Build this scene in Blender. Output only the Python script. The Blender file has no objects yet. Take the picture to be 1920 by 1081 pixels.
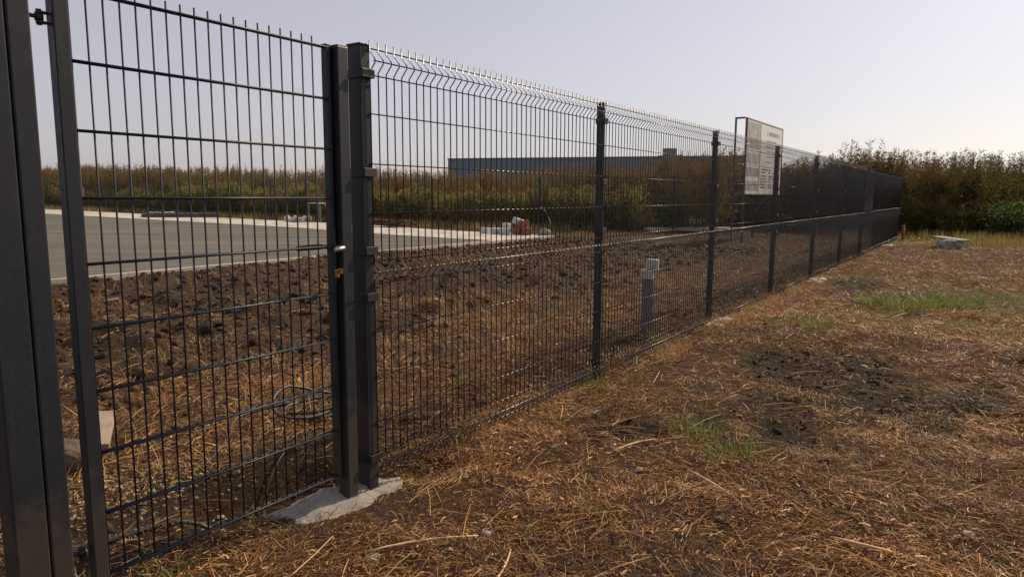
import bpy, bmesh, math, random
import numpy as np
from mathutils import Vector, Matrix

random.seed(7)
rng = np.random.default_rng(7)
R = math.radians
scene = bpy.context.scene
col = scene.collection

# ---------------------------------------------------------------- camera, sky, sun, exposure
CAM_H = 1.2357
PITCH, ROLL = 0.1305, 0.0038
cam_d = bpy.data.cameras.new('camera')
cam_d.sensor_width = 36.0
cam_d.lens = 1325.1 / 1920 * 36.0
cam_d.clip_start = 0.05
cam_d.clip_end = 8000
cam = bpy.data.objects.new('camera', cam_d)
col.objects.link(cam)
cam.matrix_world = (Matrix.Translation((0, 0, CAM_H)) @ Matrix.Rotation(math.pi / 2 - PITCH, 4, 'X')
                    @ Matrix.Rotation(-ROLL * -1, 4, 'Z'))
scene.camera = cam

SUN_AZ = R(50)      # to the right of the view direction (+Y), clockwise
SUN_EL = R(38)
world = bpy.data.worlds.new('World')
scene.world = world
world.use_nodes = True
wn = world.node_tree
wn.nodes.clear()
sky = wn.nodes.new('ShaderNodeTexSky')
sky.sky_type = 'NISHITA'
sky.sun_disc = False
sky.sun_elevation = SUN_EL
sky.sun_rotation = SUN_AZ
sky.altitude = 100
sky.air_density = 1.0
sky.dust_density = 1.6
sky.ozone_density = 1.6
hs = wn.nodes.new('ShaderNodeHueSaturation')
hs.inputs['Saturation'].default_value = 0.62
bg = wn.nodes.new('ShaderNodeBackground')
bg.inputs['Strength'].default_value = 0.10
wo = wn.nodes.new('ShaderNodeOutputWorld')
wn.links.new(sky.outputs[0], hs.inputs['Color'])
hz = wn.nodes.new('ShaderNodeMix')          # even veil of haze over the whole sky
hz.data_type = 'RGBA'
hz.inputs[0].default_value = 0.473
hz.inputs[7].default_value = (5.75, 5.0, 5.45, 1)
wn.links.new(hs.outputs[0], hz.inputs[6])
wn.links.new(hz.outputs[2], bg.inputs['Color'])
wn.links.new(bg.outputs[0], wo.inputs[0])

sun_d = bpy.data.lights.new('sun', 'SUN')
sun_d.energy = 4.7
sun_d.angle = R(0.6)
sun_d.color = (1.0, 0.78, 0.53)
sun = bpy.data.objects.new('sun', sun_d)
col.objects.link(sun)
sdir = Vector((math.sin(SUN_AZ) * math.cos(SUN_EL), math.cos(SUN_AZ) * math.cos(SUN_EL), math.sin(SUN_EL)))
sun.rotation_euler = sdir.to_track_quat('Z', 'Y').to_euler()
sun.location = (20, 20, 30)

vs = scene.view_settings
vs.view_transform = 'Standard'
vs.look = 'None'
vs.exposure = 0.17
vs.gamma = 1.0
vs.use_curve_mapping = False

# ---------------------------------------------------------------- frame of the place: s along the fence, u into the lot
X0, Y0, A = -0.6479, 3.0386, 0.5882
SA, CA = math.sin(A), math.cos(A)
TH = math.pi / 2 - A
POST_S = [0.008, 2.222, 4.649, 7.064, 9.52, 12.02, 14.52, 17.02, 19.55, 22.12]   # posts of the long fence


def F(s, u, z=0.0):
    return Vector((X0 + s * SA - u * CA, Y0 + s * CA + u * SA, z))


def Fn(s, u):
    return X0 + s * SA - u * CA, Y0 + s * CA + u * SA


def SU(x, y):
    dx, dy = x - X0, y - Y0
    return dx * SA + dy * CA, -(dx * CA - dy * SA)


# ---------------------------------------------------------------- numpy value noise and the height of the ground
def _h(ix, iy, seed):
    n = (ix.astype(np.int64) * 374761393 + iy.astype(np.int64) * 668265263 + seed * 1442695041) & 0xFFFFFFFF
    n = ((n ^ (n >> 13)) * 1274126177) & 0xFFFFFFFF
    n = n ^ (n >> 16)
    return (n & 0xFFFFFF) / float(0xFFFFFF)


def vnoise(x, y, sc, seed=0):
    x = np.asarray(x, float) / sc + 1000.3
    y = np.asarray(y, float) / sc + 1000.7
    ix, iy = np.floor(x), np.floor(y)
    fx, fy = x - ix, y - iy
    fx = fx * fx * (3 - 2 * fx)
    fy = fy * fy * (3 - 2 * fy)
    a, b = _h(ix, iy, seed), _h(ix + 1, iy, seed)
    c, d = _h(ix, iy + 1, seed), _h(ix + 1, iy + 1, seed)
    return (a * (1 - fx) + b * fx) * (1 - fy) + (c * (1 - fx) + d * fx) * fy - 0.5


def sstep(a, b, x):
    t = np.clip((x - a) / (b - a), 0, 1)
    return t * t * (3 - 2 * t)


LOT_U0 = 8.18


def lot_s1(u): return np.interp(u, [8, 18, 60], [12.95, 14.6, 14.7])


def verge_s1(u): return np.interp(u, [8, 18, 60], [16.0, 18.1, 18.3])



def base_h(u):
    return np.interp(u, [0, 3, 7, 10, 14, 29, 49, 80], [0, 0, .08, .05, .04, .17, .34, .5])


def lot_mask(s, u, m=0.0):
    return (u > LOT_U0 - 0.15 - m) & (s < verge_s1(u) + m)


def gh(s, u):
    s = np.asarray(s, float)
    u = np.asarray(u, float)
    z = base_h(u) - 0.012
    inside = sstep(0.2, 1.5, u) * (1 - sstep(17, 19, s))
    right = 1 - sstep(-0.5, 0.3, u)
    lumps = 0.09 * vnoise(s, u, 1.7, 1) + 0.045 * vnoise(s, u, 0.6, 2) + 0.026 * vnoise(s, u, 0.21, 3) + 0.014 * vnoise(s, u, 0.085, 4)
    z = z + right * lumps * 0.75
    near_fence = np.exp(-(u / 0.5) ** 2)
    z = z - near_fence * (0.014 + 0.022 * (1 - sstep(2.0, 6.0, s)))
    # dug soil between the fence and the lot
    berm = sstep(1.6, 2.7, u + .9 * vnoise(s, u, 1.6, 8)) * (1 - sstep(7.4, 8.05, u)) * (1 - sstep(14.5, 17.5, s))
    rough = 0.08 * vnoise(s, u, 1.1, 5) + 0.15 * vnoise(s, u, 0.42, 6) + 0.10 * vnoise(s, u, 0.17, 7)
    z = z + inside * (lumps * 0.7) * (1 - berm) + berm * (rough * (1 - 0.55 * sstep(6, 9.5, s)) + 0.045 * (1 - sstep(6, 8.5, s)) - 0.02)
    z = z + 0.09 * np.exp(-((u - 6.8) / 0.8) ** 2) * sstep(3.5, 5.5, s) * (1 - sstep(7.5, 9.5, s))
    # lot and verge bed: keep the soil under the sheets
    lot = lot_mask(s, u)
    z = np.where(lot, base_h(u) - 0.10, z)
    # worn hollow round the gate footing
    z = z - 0.040 * np.exp(-(((s + 0.35) / 0.9) ** 2 + ((u + 0.02) / 0.7) ** 2))
    z = z - 0.20 * np.exp(-(((s + 0.22) / 0.34) ** 4 + ((u - 0.36) / 0.17) ** 4))
    z = z - 0.07 * np.exp(-(((s - 0.34) / 0.16) ** 2 + ((u + 0.03) / 0.12) ** 2))
    # sunk tracks and dips of the charred patches
    z = z - 0.015 * char(s, u)
    # low rise at the foot of the thicket on the right
    z = z + 0.20 * sstep(19, 25, s) * (1 - sstep(-5.5, -2.5, u))
    return z


def char(s, u):
    """dark rotted and burnt patches, ragged at the edge"""
    s0, u0 = s, u
    s = s0 + 0.30 * vnoise(s0, u0, 0.5, 81) + 0.22 * vnoise(s0, u0, 0.16, 82)
    u = u0 + 0.20 * vnoise(s0, u0, 0.4, 83) + 0.16 * vnoise(s0, u0, 0.13, 84)
    c = 0
    for cs, cu, rs, ru, k in ((1.21, -0.47, .26, .10, 1.1), (1.05, -0.68, .22, .09, 1.1), (1.22, -0.74, .22, .09, 1.0), (1.74, -0.98, .26, .12, 1.0),
                              (3.28, -1.08, .70, .34, 1.4), (2.97, -1.50, .65, .36, 1.5), (2.61, -1.89, .60, .28, 1.3), (2.29, -1.30, .40, .20, 1.0), (2.03, -1.10, .25, .14, 1.0), (1.80, -1.39, .35, .16, 1.0),
                              (2.99, -2.23, .5, .22, .8), (9.20, -0.77, 0.7, 0.3, 1.0), (12.37, -3.62, 0.8, 0.6, .9), (4.35, -2.54, .5, .25, .6), (16.49, -2.65, .5, .4, .8)):
        c = np.maximum(c, k * np.exp(-((((s - cs) / rs) ** 2 + ((u - cu) / ru) ** 2))))
    n = 1.0 * vnoise(s0, u0, 0.24, 85) + 0.9 * vnoise(s0, u0, 0.10, 86) + 0.6 * vnoise(s0, u0, 0.05, 87)
    return sstep(0.28, 0.58, c * (1.0 + 0.1 * n) + 0.55 * n * (c > .04))


def gz(s, u):
    return float(gh(np.array([s]), np.array([u]))[0])


# ---------------------------------------------------------------- helpers
def tag(o, label=None, cat=None, group=None, kind=None):
    if label: o['label'] = label
    if cat: o['category'] = cat
    if group: o['group'] = group
    if kind: o['kind'] = kind
    return o


def empty(name, loc, rz=0.0):
    o = bpy.data.objects.new(name, None)
    o.empty_display_size = 0.1
    col.objects.link(o)
    o.location = loc
    o.rotation_euler = (0, 0, rz)
    return o


def link_mesh(name, me, parent=None, loc=None, rot=None):
    o = bpy.data.objects.new(name, me)
    col.objects.link(o)
    if parent: o.parent = parent
    if loc is not None: o.location = loc
    if rot is not None: o.rotation_euler = rot
    return o


def np_mesh(name, V, Q, C=None, m=None, smooth=False):
    """mesh from vertices (n,3), polygons (k,4 or k,3) and per-vertex colours"""
    me = bpy.data.meshes.new(name)
    V = np.ascontiguousarray(V, np.float32)
    Q = np.ascontiguousarray(Q, np.int32)
    k, w = Q.shape
    me.vertices.add(len(V))
    me.vertices.foreach_set('co', V.ravel())
    me.loops.add(k * w)
    me.loops.foreach_set('vertex_index', Q.ravel())
    me.polygons.add(k)
    me.polygons.foreach_set('loop_start', np.arange(0, k * w, w, dtype=np.int32))
    if smooth: me.polygons.foreach_set('use_smooth', np.ones(k, bool))
    if C is not None:
        at = me.color_attributes.new('col', 'FLOAT_COLOR', 'POINT')
        C4 = np.ones((len(V), 4), np.float32)
        C4[:, :3] = C
        at.data.foreach_set('color', C4.ravel())
    me.update(calc_edges=True)
    if m: me.materials.append(m)
    return me


class MB:
    """collects boxes and tubes and links them as one mesh"""
    def __init__(self):
        self.bm = bmesh.new()

    def box(self, x0, x1, y0, y1, z0, z1, bev=0.0, M=None):
        r = bmesh.ops.create_cube(self.bm, size=1.0)
        vs_ = r['verts']
        for v in vs_:
            v.co = Vector(((x0 + x1) / 2 + v.co.x * (x1 - x0), (y0 + y1) / 2 + v.co.y * (y1 - y0), (z0 + z1) / 2 + v.co.z * (z1 - z0)))
        if bev:
            es = list({e for v in vs_ for e in v.link_edges})
            rr = bmesh.ops.bevel(self.bm, geom=es, offset=bev, segments=2, affect='EDGES', profile=0.5)
            vs_ = list({v for f in rr['faces'] for v in f.verts} | {v for v in vs_ if v.is_valid})
        if M is not None:
            bmesh.ops.transform(self.bm, matrix=M, verts=[v for v in vs_ if v.is_valid])
        return self

    def tube(self, pts, r, n=6, cap=True):
        pts = [Vector(p) for p in pts]
        rings = []
        for i, p in enumerate(pts):
            d = (pts[min(i + 1, len(pts) - 1)] - pts[max(i - 1, 0)]).normalized()
            ref = Vector((0, 0, 1)) if abs(d.z) < 0.9 else Vector((0, 1, 0))
            a = d.cross(ref).normalized()
            b = d.cross(a)
            rad = r[i] if isinstance(r, (list, tuple)) else r
            rings.append([self.bm.verts.new(p + rad * (math.cos(2 * math.pi * k / n) * a + math.sin(2 * math.pi * k / n) * b)) for k in range(n)])
        for i in range(len(rings) - 1):
            for k in range(n):
                f = self.bm.faces.new((rings[i][k], rings[i][(k + 1) % n], rings[i + 1][(k + 1) % n], rings[i + 1][k]))
                f.smooth = True
        if cap:
            self.bm.faces.new(rings[0])
            self.bm.faces.new(rings[-1][::-1])
        return self

    def lump(self, c, r, seed=0, sub=2, amp=0.25, squash=(1, 1, 1)):
        rr = bmesh.ops.create_icosphere(self.bm, subdivisions=sub, radius=1.0)
        rs = random.Random(seed)
        ax = [Vector((rs.uniform(-1, 1), rs.uniform(-1, 1), rs.uniform(-1, 1))).normalized() for _ in range(7)]
        am = [rs.uniform(-amp, amp) for _ in range(7)]
        for v in rr['verts']:
            d = v.co.normalized()
            k = 1 + sum(q * math.copysign(abs(d.dot(a_)) ** 3, d.dot(a_)) for a_, q in zip(ax, am)) + rs.uniform(-amp, amp) * 0.15
            v.co = Vector((c[0] + d.x * r * k * squash[0], c[1] + d.y * r * k * squash[1], c[2] + d.z * r * k * squash[2]))
        return self

    def mesh(self, name, m):
        bmesh.ops.recalc_face_normals(self.bm, faces=self.bm.faces[:])
        me = bpy.data.meshes.new(name)
        self.bm.to_mesh(me)
        self.bm.free()
        me.materials.append(m)
        return me

    def build(self, name, m, parent=None, loc=None, rot=None):
        return link_mesh(name, self.mesh(name, m), parent, loc, rot)


# ---------------------------------------------------------------- materials
def mat(name):
    m = bpy.data.materials.new(name)
    m.use_nodes = True
    nt = m.node_tree
    b = nt.nodes['Principled BSDF']
    return m, nt, b


def noise(nt, scale, detail=4, rough=0.55, vec=None, w=None):
    n = nt.nodes.new('ShaderNodeTexNoise')
    n.inputs['Scale'].default_value = scale
    n.inputs['Detail'].default_value = detail
    n.inputs['Roughness'].default_value = rough
    if vec is not None: nt.links.new(vec, n.inputs['Vector'])
    return n


def ramp(nt, fac, stops):
    r = nt.nodes.new('ShaderNodeValToRGB')
    while len(r.color_ramp.elements) < len(stops): r.color_ramp.elements.new(0.5)
    for e, (p, c) in zip(r.color_ramp.elements, stops):
        e.position = p
        e.color = (*c, 1) if len(c) == 3 else c
    nt.links.new(fac, r.inputs[0])
    return r


def mixc(nt, fac, a, b, mode='MIX'):
    n = nt.nodes.new('ShaderNodeMix')
    n.data_type = 'RGBA'
    n.blend_type = mode
    for sock, v in ((n.inputs[0], fac), (n.inputs[6], a), (n.inputs[7], b)):
        if hasattr(v, 'is_output'): nt.links.new(v, sock)
        elif isinstance(v, (int, float)): sock.default_value = v
        else: sock.default_value = (*v, 1)
    return n.outputs[2]


def bump(nt, b, h, strength=0.4, dist=0.01):
    n = nt.nodes.new('ShaderNodeBump')
    n.inputs['Strength'].default_value = strength
    n.inputs['Distance'].default_value = dist
    nt.links.new(h, n.inputs['Height'])
    nt.links.new(n.outputs[0], b.inputs['Normal'])


def pos(nt):
    return nt.nodes.new('ShaderNodeNewGeometry').outputs['Position']


def objco(nt):
    return nt.nodes.new('ShaderNodeTexCoord').outputs['Object']


def simple(name, c, rough=0.6, var=0.25, sc=8.0, bumps=0.15, metal=0.0, c2=None, dist=0.004, spec=0.5):
    m, nt, b = mat(name)
    co = objco(nt)
    n = noise(nt, sc, 5, 0.6, co)
    lo = tuple(x * (1 - var) for x in c)
    hi = tuple(min(1, x * (1 + var)) for x in (c2 or c))
    r = ramp(nt, n.outputs[0], [(0.3, lo), (0.7, hi)])
    nt.links.new(r.outputs[0], b.inputs['Base Color'])
    b.inputs['Roughness'].default_value = rough
    b.inputs['Metallic'].default_value = metal
    b.inputs['Specular IOR Level'].default_value = spec
    if bumps:
        n2 = noise(nt, sc * 6, 4, 0.6, co)
        bump(nt, b, n2.outputs[0], bumps, dist)
    return m


def painted_metal(name, c, rough, dust=0.25, spec=0.5, mud=0.0):
    m, nt, b = mat(name)
    p = pos(nt)
    n = noise(nt, 9, 5, 0.65, p)
    n2 = noise(nt, 90, 3, 0.6, p)
    r = ramp(nt, n.outputs[0], [(0.42, c), (0.75, tuple(x + dust * 0.06 * k for x, k in zip(c, (1.1, 1.0, .85))))])
    colr = r.outputs[0]
    if mud:
        # splashed soil on the lowest part and faint dusty runs
        sx = nt.nodes.new('ShaderNodeSeparateXYZ'); nt.links.new(p, sx.inputs[0])
        n3 = noise(nt, 16, 5, 0.7, p)
        ma = nt.nodes.new('ShaderNodeMath'); ma.operation = 'MULTIPLY_ADD'
        nt.links.new(n3.outputs[0], ma.inputs[0]); ma.inputs[1].default_value = -0.55; nt.links.new(sx.outputs[2], ma.inputs[2])
        mr = ramp(nt, ma.outputs[0], [(0.0, (1, 1, 1)), (0.02, (0, 0, 0))])
        mr.color_ramp.elements[0].position = 0.0; mr.color_ramp.elements[1].position = 0.10
        ms = nt.nodes.new('ShaderNodeMath'); ms.operation = 'MULTIPLY'; ms.inputs[1].default_value = mud
        nt.links.new(mr.outputs[0], ms.inputs[0])
        colr = mixc(nt, ms.outputs[0], colr, (0.085, 0.062, 0.045))
        mp = nt.nodes.new('ShaderNodeMapping'); mp.inputs['Scale'].default_value = (60, 60, 2.2); nt.links.new(p, mp.inputs[0])
        n4 = noise(nt, 1.0, 3, 0.6, mp.outputs[0])
        st = ramp(nt, n4.outputs[0], [(0.58, (0, 0, 0)), (0.80, (.30, .30, .30))])
        colr = mixc(nt, st.outputs[0], colr, (0.055, 0.052, 0.048))
    nt.links.new(colr, b.inputs['Base Color'])
    b.inputs['Specular IOR Level'].default_value = spec
    rr = ramp(nt, n2.outputs[0], [(0.3, (rough * .85,) * 3), (0.7, (rough * 1.25,) * 3)])
    nt.links.new(rr.outputs[0], b.inputs['Roughness'])
    bump(nt, b, n2.outputs[0], 0.05, 0.001)
    return m


M = {}
M['post'] = painted_metal('anthracite_post_paint', (0.0145, 0.018, 0.0245), 0.45, 0.10, 0.36, 0.40)
M['wire'] = painted_metal('anthracite_wire_paint', (0.011, 0.013, 0.019), 0.34, 0.04, 1.0)
M['gate_wire'] = painted_metal('gate_wire_paint', (0.0135, 0.0175, 0.026), 0.46, 0.06, 0.3)
M['clip'] = painted_metal('black_clip_plastic', (0.012, 0.012, 0.014), 0.5, 0.15)
M['steel'] = simple('brushed_steel', (0.55, 0.53, 0.50), 0.3, 0.1, 30, 0.05, 1.0)
M['brass'] = simple('brass', (0.36, 0.20, 0.06), 0.45, 0.15, 30, 0.05, 0.9)
def footing_mat():
    m, nt, b = mat('rough_poured_concrete')
    co = objco(nt)
    n1, n2, n3 = noise(nt, 7, 6, .7, co), noise(nt, 45, 5, .7, co), noise(nt, 220, 3, .6, co)
    c = ramp(nt, n2.outputs[0], [(0.25, (.20, .187, .168)), (0.52, (.25, .235, .213)), (0.80, (.30, .284, .26))]).outputs[0]
    d = ramp(nt, n1.outputs[0], [(0.54, (0, 0, 0)), (0.68, (.8, .8, .8))]).outputs[0]
    c = mixc(nt, d, c, (.085, .060, .041))
    g = ramp(nt, n3.outputs[0], [(0.3, (.85, .85, .85)), (0.7, (1.1, 1.1, 1.1))]).outputs[0]
    nt.links.new(mixc(nt, 1.0, c, g, 'MULTIPLY'), b.inputs['Base Color'])
    b.inputs['Roughness'].default_value = .95
    b.inputs['Specular IOR Level'].default_value = .15
    bump(nt, b, n2.outputs[0], .5, .006)
    return m


M['concrete'] = footing_mat()
M['concrete_pale'] = simple('pale_concrete', (0.36, 0.335, 0.29), 0.9, 0.28, 1.6, 0.3, 0, (0.42, 0.395, 0.35))
M['asphalt'] = None
M['red'] = simple('red_paint', (0.26, 0.014, 0.014), 0.6, 0.2, 20, 0.1)
M['brick'] = simple('red_brick', (0.22, 0.078, 0.052), 0.85, 0.3, 12, 0.4)
M['brown_brick'] = simple('earthy_brick', (0.17, 0.10, 0.06), 0.9, 0.3, 14, 0.4)
M['block'] = simple('white_block', (0.46, 0.45, 0.43), 0.85, 0.15, 9, 0.4)
M['plank'] = simple('weathered_wood', (0.27, 0.215, 0.17), 0.85, 0.25, 14, 0.3)
M['rust'] = simple('rusty_iron', (0.11, 0.045, 0.025), 0.85, 0.5, 10, 0.4)
M['white'] = simple('white_coated_board', (0.80, 0.80, 0.78), 0.5, 0.03, 5, 0.03)
M['offwhite'] = simple('dirty_white_plastic', (0.46, 0.46, 0.40), 0.55, 0.14, 16, 0.15)
M['greypost'] = simple('grey_plastic_post', (0.15, 0.145, 0.15), 0.6, 0.2, 14, 0.15)
M['rubber'] = simple('black_rubber_hose', (0.022, 0.021, 0.022), 0.5, 0.4, 20, 0.2)
M['film'] = simple('dark_plastic_film', (0.03, 0.037, 0.045), 0.22, 0.4, 5, 0.5, 0, None, 0.03)
M['stone'] = simple('grey_stone', (0.17, 0.16, 0.145), 0.9, 0.4, 7, 0.6, 0, (0.25, 0.24, 0.21), 0.012)
M['ink'] = simple('faded_print_ink', (0.20, 0.21, 0.24), 0.6, 0.1, 20, 0)
M['ink_pale'] = simple('pale_print_ink', (0.42, 0.43, 0.46), 0.6, 0.1, 20, 0)
M['print_grey'] = simple('printed_picture', (0.42, 0.39, 0.36), 0.5, 0.4, 3.5, 0)
M['print_red'] = simple('printed_reddish_picture', (0.50, 0.46, 0.45), 0.5, 0.3, 5, 0)
M['straw_stalk'] = simple('dry_stalk', (0.58, 0.40, 0.20), 0.6, 0.25, 25, 0.2)
M['clod'] = simple('dry_soil_clod', (0.075, 0.052, 0.036), 0.95, 0.4, 12, 0.7, 0, (0.115, 0.083, 0.058), 0.02)


def asphalt_mat():
    m, nt, b = mat('dusty_asphalt')
    p = pos(nt)
    n1 = noise(nt, 0.35, 5, 0.6, p)
    n2 = noise(nt, 55, 3, 0.6, p)
    mp = nt.nodes.new('ShaderNodeMapping')
    mp.inputs['Rotation'].default_value = (0, 0, -TH)
    mp.inputs['Scale'].default_value = (0.12, 1.4, 1)
    nt.links.new(p, mp.inputs[0])
    n3 = noise(nt, 1.0, 4, 0.6, mp.outputs[0])
    c1 = ramp(nt, n1.outputs[0], [(0.3, (0.102, 0.097, 0.084)), (0.7, (0.130, 0.124, 0.109))]).outputs[0]
    c2 = ramp(nt, n3.outputs[0], [(0.35, (0.70, 0.70, 0.71)), (0.65, (1.16, 1.15, 1.12))]).outputs[0]
    c3 = ramp(nt, n2.outputs[0], [(0.3, (0.8, 0.8, 0.8)), (0.7, (1.2, 1.2, 1.2))]).outputs[0]
    c = mixc(nt, 1.0, c1, c2, 'MULTIPLY')
    c = mixc(nt, 1.0, c, c3, 'MULTIPLY')
    nt.links.new(c, b.inputs['Base Color'])
    b.inputs['Roughness'].default_value = 0.92
    b.inputs['Specular IOR Level'].default_value = 0.2
    bump(nt, b, n2.outputs[0], 0.4, 0.006)
    return m


M['asphalt'] = asphalt_mat()


def ground_mat():
    m, nt, b = mat('soil_and_chaff')
    p = pos(nt)
    at = nt.nodes.new('ShaderNodeAttribute')
    at.attribute_name = 'col'
    sep = nt.nodes.new('ShaderNodeSeparateColor')
    nt.links.new(at.outputs['Color'], sep.inputs[0])
    n1 = noise(nt, 2.3, 6, 0.65, p)
    n2 = noise(nt, 24, 5, 0.65, p)
    n3 = noise(nt, 140, 3, 0.6, p)
    soil = ramp(nt, n2.outputs[0], [(0.28, (0.024, 0.015, 0.010)), (0.5, (0.050, 0.032, 0.021)), (0.78, (0.100, 0.068, 0.045))]).outputs[0]
    # two crossed sets of fine fibres: chaff lying on the soil
    fib = []
    for ang, sx in ((0.5, 22), (2.0, 26)):
        mp = nt.nodes.new('ShaderNodeMapping')
        mp.inputs['Rotation'].default_value = (0, 0, ang)
        mp.inputs['Scale'].default_value = (sx, sx * 6, 1)
        nt.links.new(p, mp.inputs[0])
        fib.append(noise(nt, 1.0, 4, 0.7, mp.outputs[0]))
    mx = nt.nodes.new('ShaderNodeMath'); mx.operation = 'MAXIMUM'
    nt.links.new(fib[0].outputs[0], mx.inputs[0]); nt.links.new(fib[1].outputs[0], mx.inputs[1])
    chaff = ramp(nt, mx.outputs[0], [(0.44, (0.026, 0.014, 0.008)), (0.60, (0.085, 0.046, 0.020)), (0.78, (0.30, 0.18, 0.080))]).outputs[0]
    mf = nt.nodes.new('ShaderNodeMath'); mf.operation = 'MULTIPLY_ADD'
    nt.links.new(n1.outputs[0], mf.inputs[0]); mf.inputs[1].default_value = 1.4; mf.inputs[2].default_value = -0.62
    ad = nt.nodes.new('ShaderNodeMath'); ad.operation = 'ADD'; ad.use_clamp = True
    nt.links.new(mf.outputs[0], ad.inputs[0]); nt.links.new(sep.outputs[0], ad.inputs[1])
    c = mixc(nt, ad.outputs[0], soil, chaff)
    c = mixc(nt, sep.outputs[2], c, (0.085, 0.095, 0.028))
    charc = ramp(nt, n2.outputs[0], [(0.3, (0.014, 0.009, 0.006)), (0.7, (0.042, 0.028, 0.018))]).outputs[0]
    c = mixc(nt, sep.outputs[1], c, charc)
    nt.links.new(c, b.inputs['Base Color'])
    b.inputs['Roughness'].default_value = 0.95
    b.inputs['Specular IOR Level'].default_value = 0.15
    s1 = nt.nodes.new('ShaderNodeMath'); s1.operation = 'MULTIPLY_ADD'
    nt.links.new(n2.outputs[0], s1.inputs[0]); s1.inputs[1].default_value = 3.0
    nt.links.new(n3.outputs[0], s1.inputs[2])
    bump(nt, b, s1.outputs[0], 0.8, 0.018)
    return m


M['ground'] = ground_mat()


def blade_mat(name, trans=0.35, rough=0.55, spec=0.35):
    m, nt, b = mat(name)
    at = nt.nodes.new('ShaderNodeAttribute')
    at.attribute_name = 'col'
    nt.links.new(at.outputs['Color'], b.inputs['Base Color'])
    b.inputs['Roughness'].default_value = rough
    b.inputs['Specular IOR Level'].default_value = spec
    tr = nt.nodes.new('ShaderNodeBsdfTranslucent')
    nt.links.new(at.outputs['Color'], tr.inputs['Color'])
    mx = nt.nodes.new('ShaderNodeMixShader')
    mx.inputs[0].default_value = trans
    out = nt.nodes['Material Output']
    nt.links.new(b.outputs[0], mx.inputs[1])
    nt.links.new(tr.outputs[0], mx.inputs[2])
    nt.links.new(mx.outputs[0], out.inputs['Surface'])
    return m


M['straw'] = blade_mat('straw_blades', 0.22, 0.55, 0.16)
M['grass'] = blade_mat('grass_blades', 0.35, 0.5, 0.4)
M['leaf'] = blade_mat('weed_leaves', 0.40, 0.7, 0.12)
M['crumb'] = blade_mat('soil_crumbs', 0.0, 0.95, 0.15)


# ---------------------------------------------------------------- ribbons: straw, grass blades
def ribbons(P, yaw, el, L, W, C, K=2, bend=None, ybend=None, roll=None, taper=(1.0, 0.35), shade=0.12):
    """N bent ribbons of K segments; P (N,3), angles, lengths, widths (N,), colours (N,3)"""
    N = len(P)
    bend = np.zeros(N) if bend is None else bend
    ybend = np.zeros(N) if ybend is None else ybend
    roll = np.zeros(N) if roll is None else roll
    V = np.zeros((N, K + 1, 2, 3))
    p = P.copy()
    for i in range(K + 1):
        e = el + bend * i / K
        y = yaw + ybend * i / K
        d = np.stack([np.cos(y) * np.cos(e), np.sin(y) * np.cos(e), np.sin(e)], 1)
        a = np.stack([-np.sin(y), np.cos(y), np.zeros(N)], 1)
        b = np.cross(d, a)
        sd = a * np.cos(roll)[:, None] + b * np.sin(roll)[:, None]
        w = W * (taper[0] + (taper[1] - taper[0]) * (i / K) ** 1.5) * 0.5
        V[:, i, 0] = p - sd * w[:, None]
        V[:, i, 1] = p + sd * w[:, None]
        p = p + d * (L / K)[:, None]
    V = V.reshape(-1, 3)
    base = np.arange(N)[:, None] * (2 * (K + 1))
    Q = []
    for i in range(K):
        Q.append(np.concatenate([base + 2 * i, base + 2 * i + 1, base + 2 * i + 3, base + 2 * i + 2], 1))
    Q = np.concatenate(Q, 0)
    Cv = np.repeat(C, 2 * (K + 1), 0)
    return V, Q, Cv


def join_parts(parts):
    Vs, Qs, Cs, off = [], [], [], 0
    for V, Q, C in parts:
        Vs.append(V); Qs.append(Q + off); Cs.append(C)
        off += len(V)
    return np.concatenate(Vs), np.concatenate(Qs), np.concatenate(Cs)


def pick(pal, n, jit=0.18):
    pal = np.array(pal)
    w = pal[:, 3] / pal[:, 3].sum()
    c = pal[rng.choice(len(pal), n, p=w)][:, :3]
    return np.clip(c * (1 + rng.normal(0, jit, (n, 1))) * (1 + rng.normal(0, 0.04, (n, 3))), 0.004, 0.85)


def wedge(n, r0, r1, half=54.0, power=1.0):
    n = int(n * 1.30)
    """points spread over the view wedge between two distances, in (s,u)"""
    r = np.sqrt(rng.uniform(0, 1, n) ** power * (r1 * r1 - r0 * r0) + r0 * r0)
    a = np.radians(rng.uniform(-half, half, n))
    return SU(r * np.sin(a), r * np.cos(a))


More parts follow.
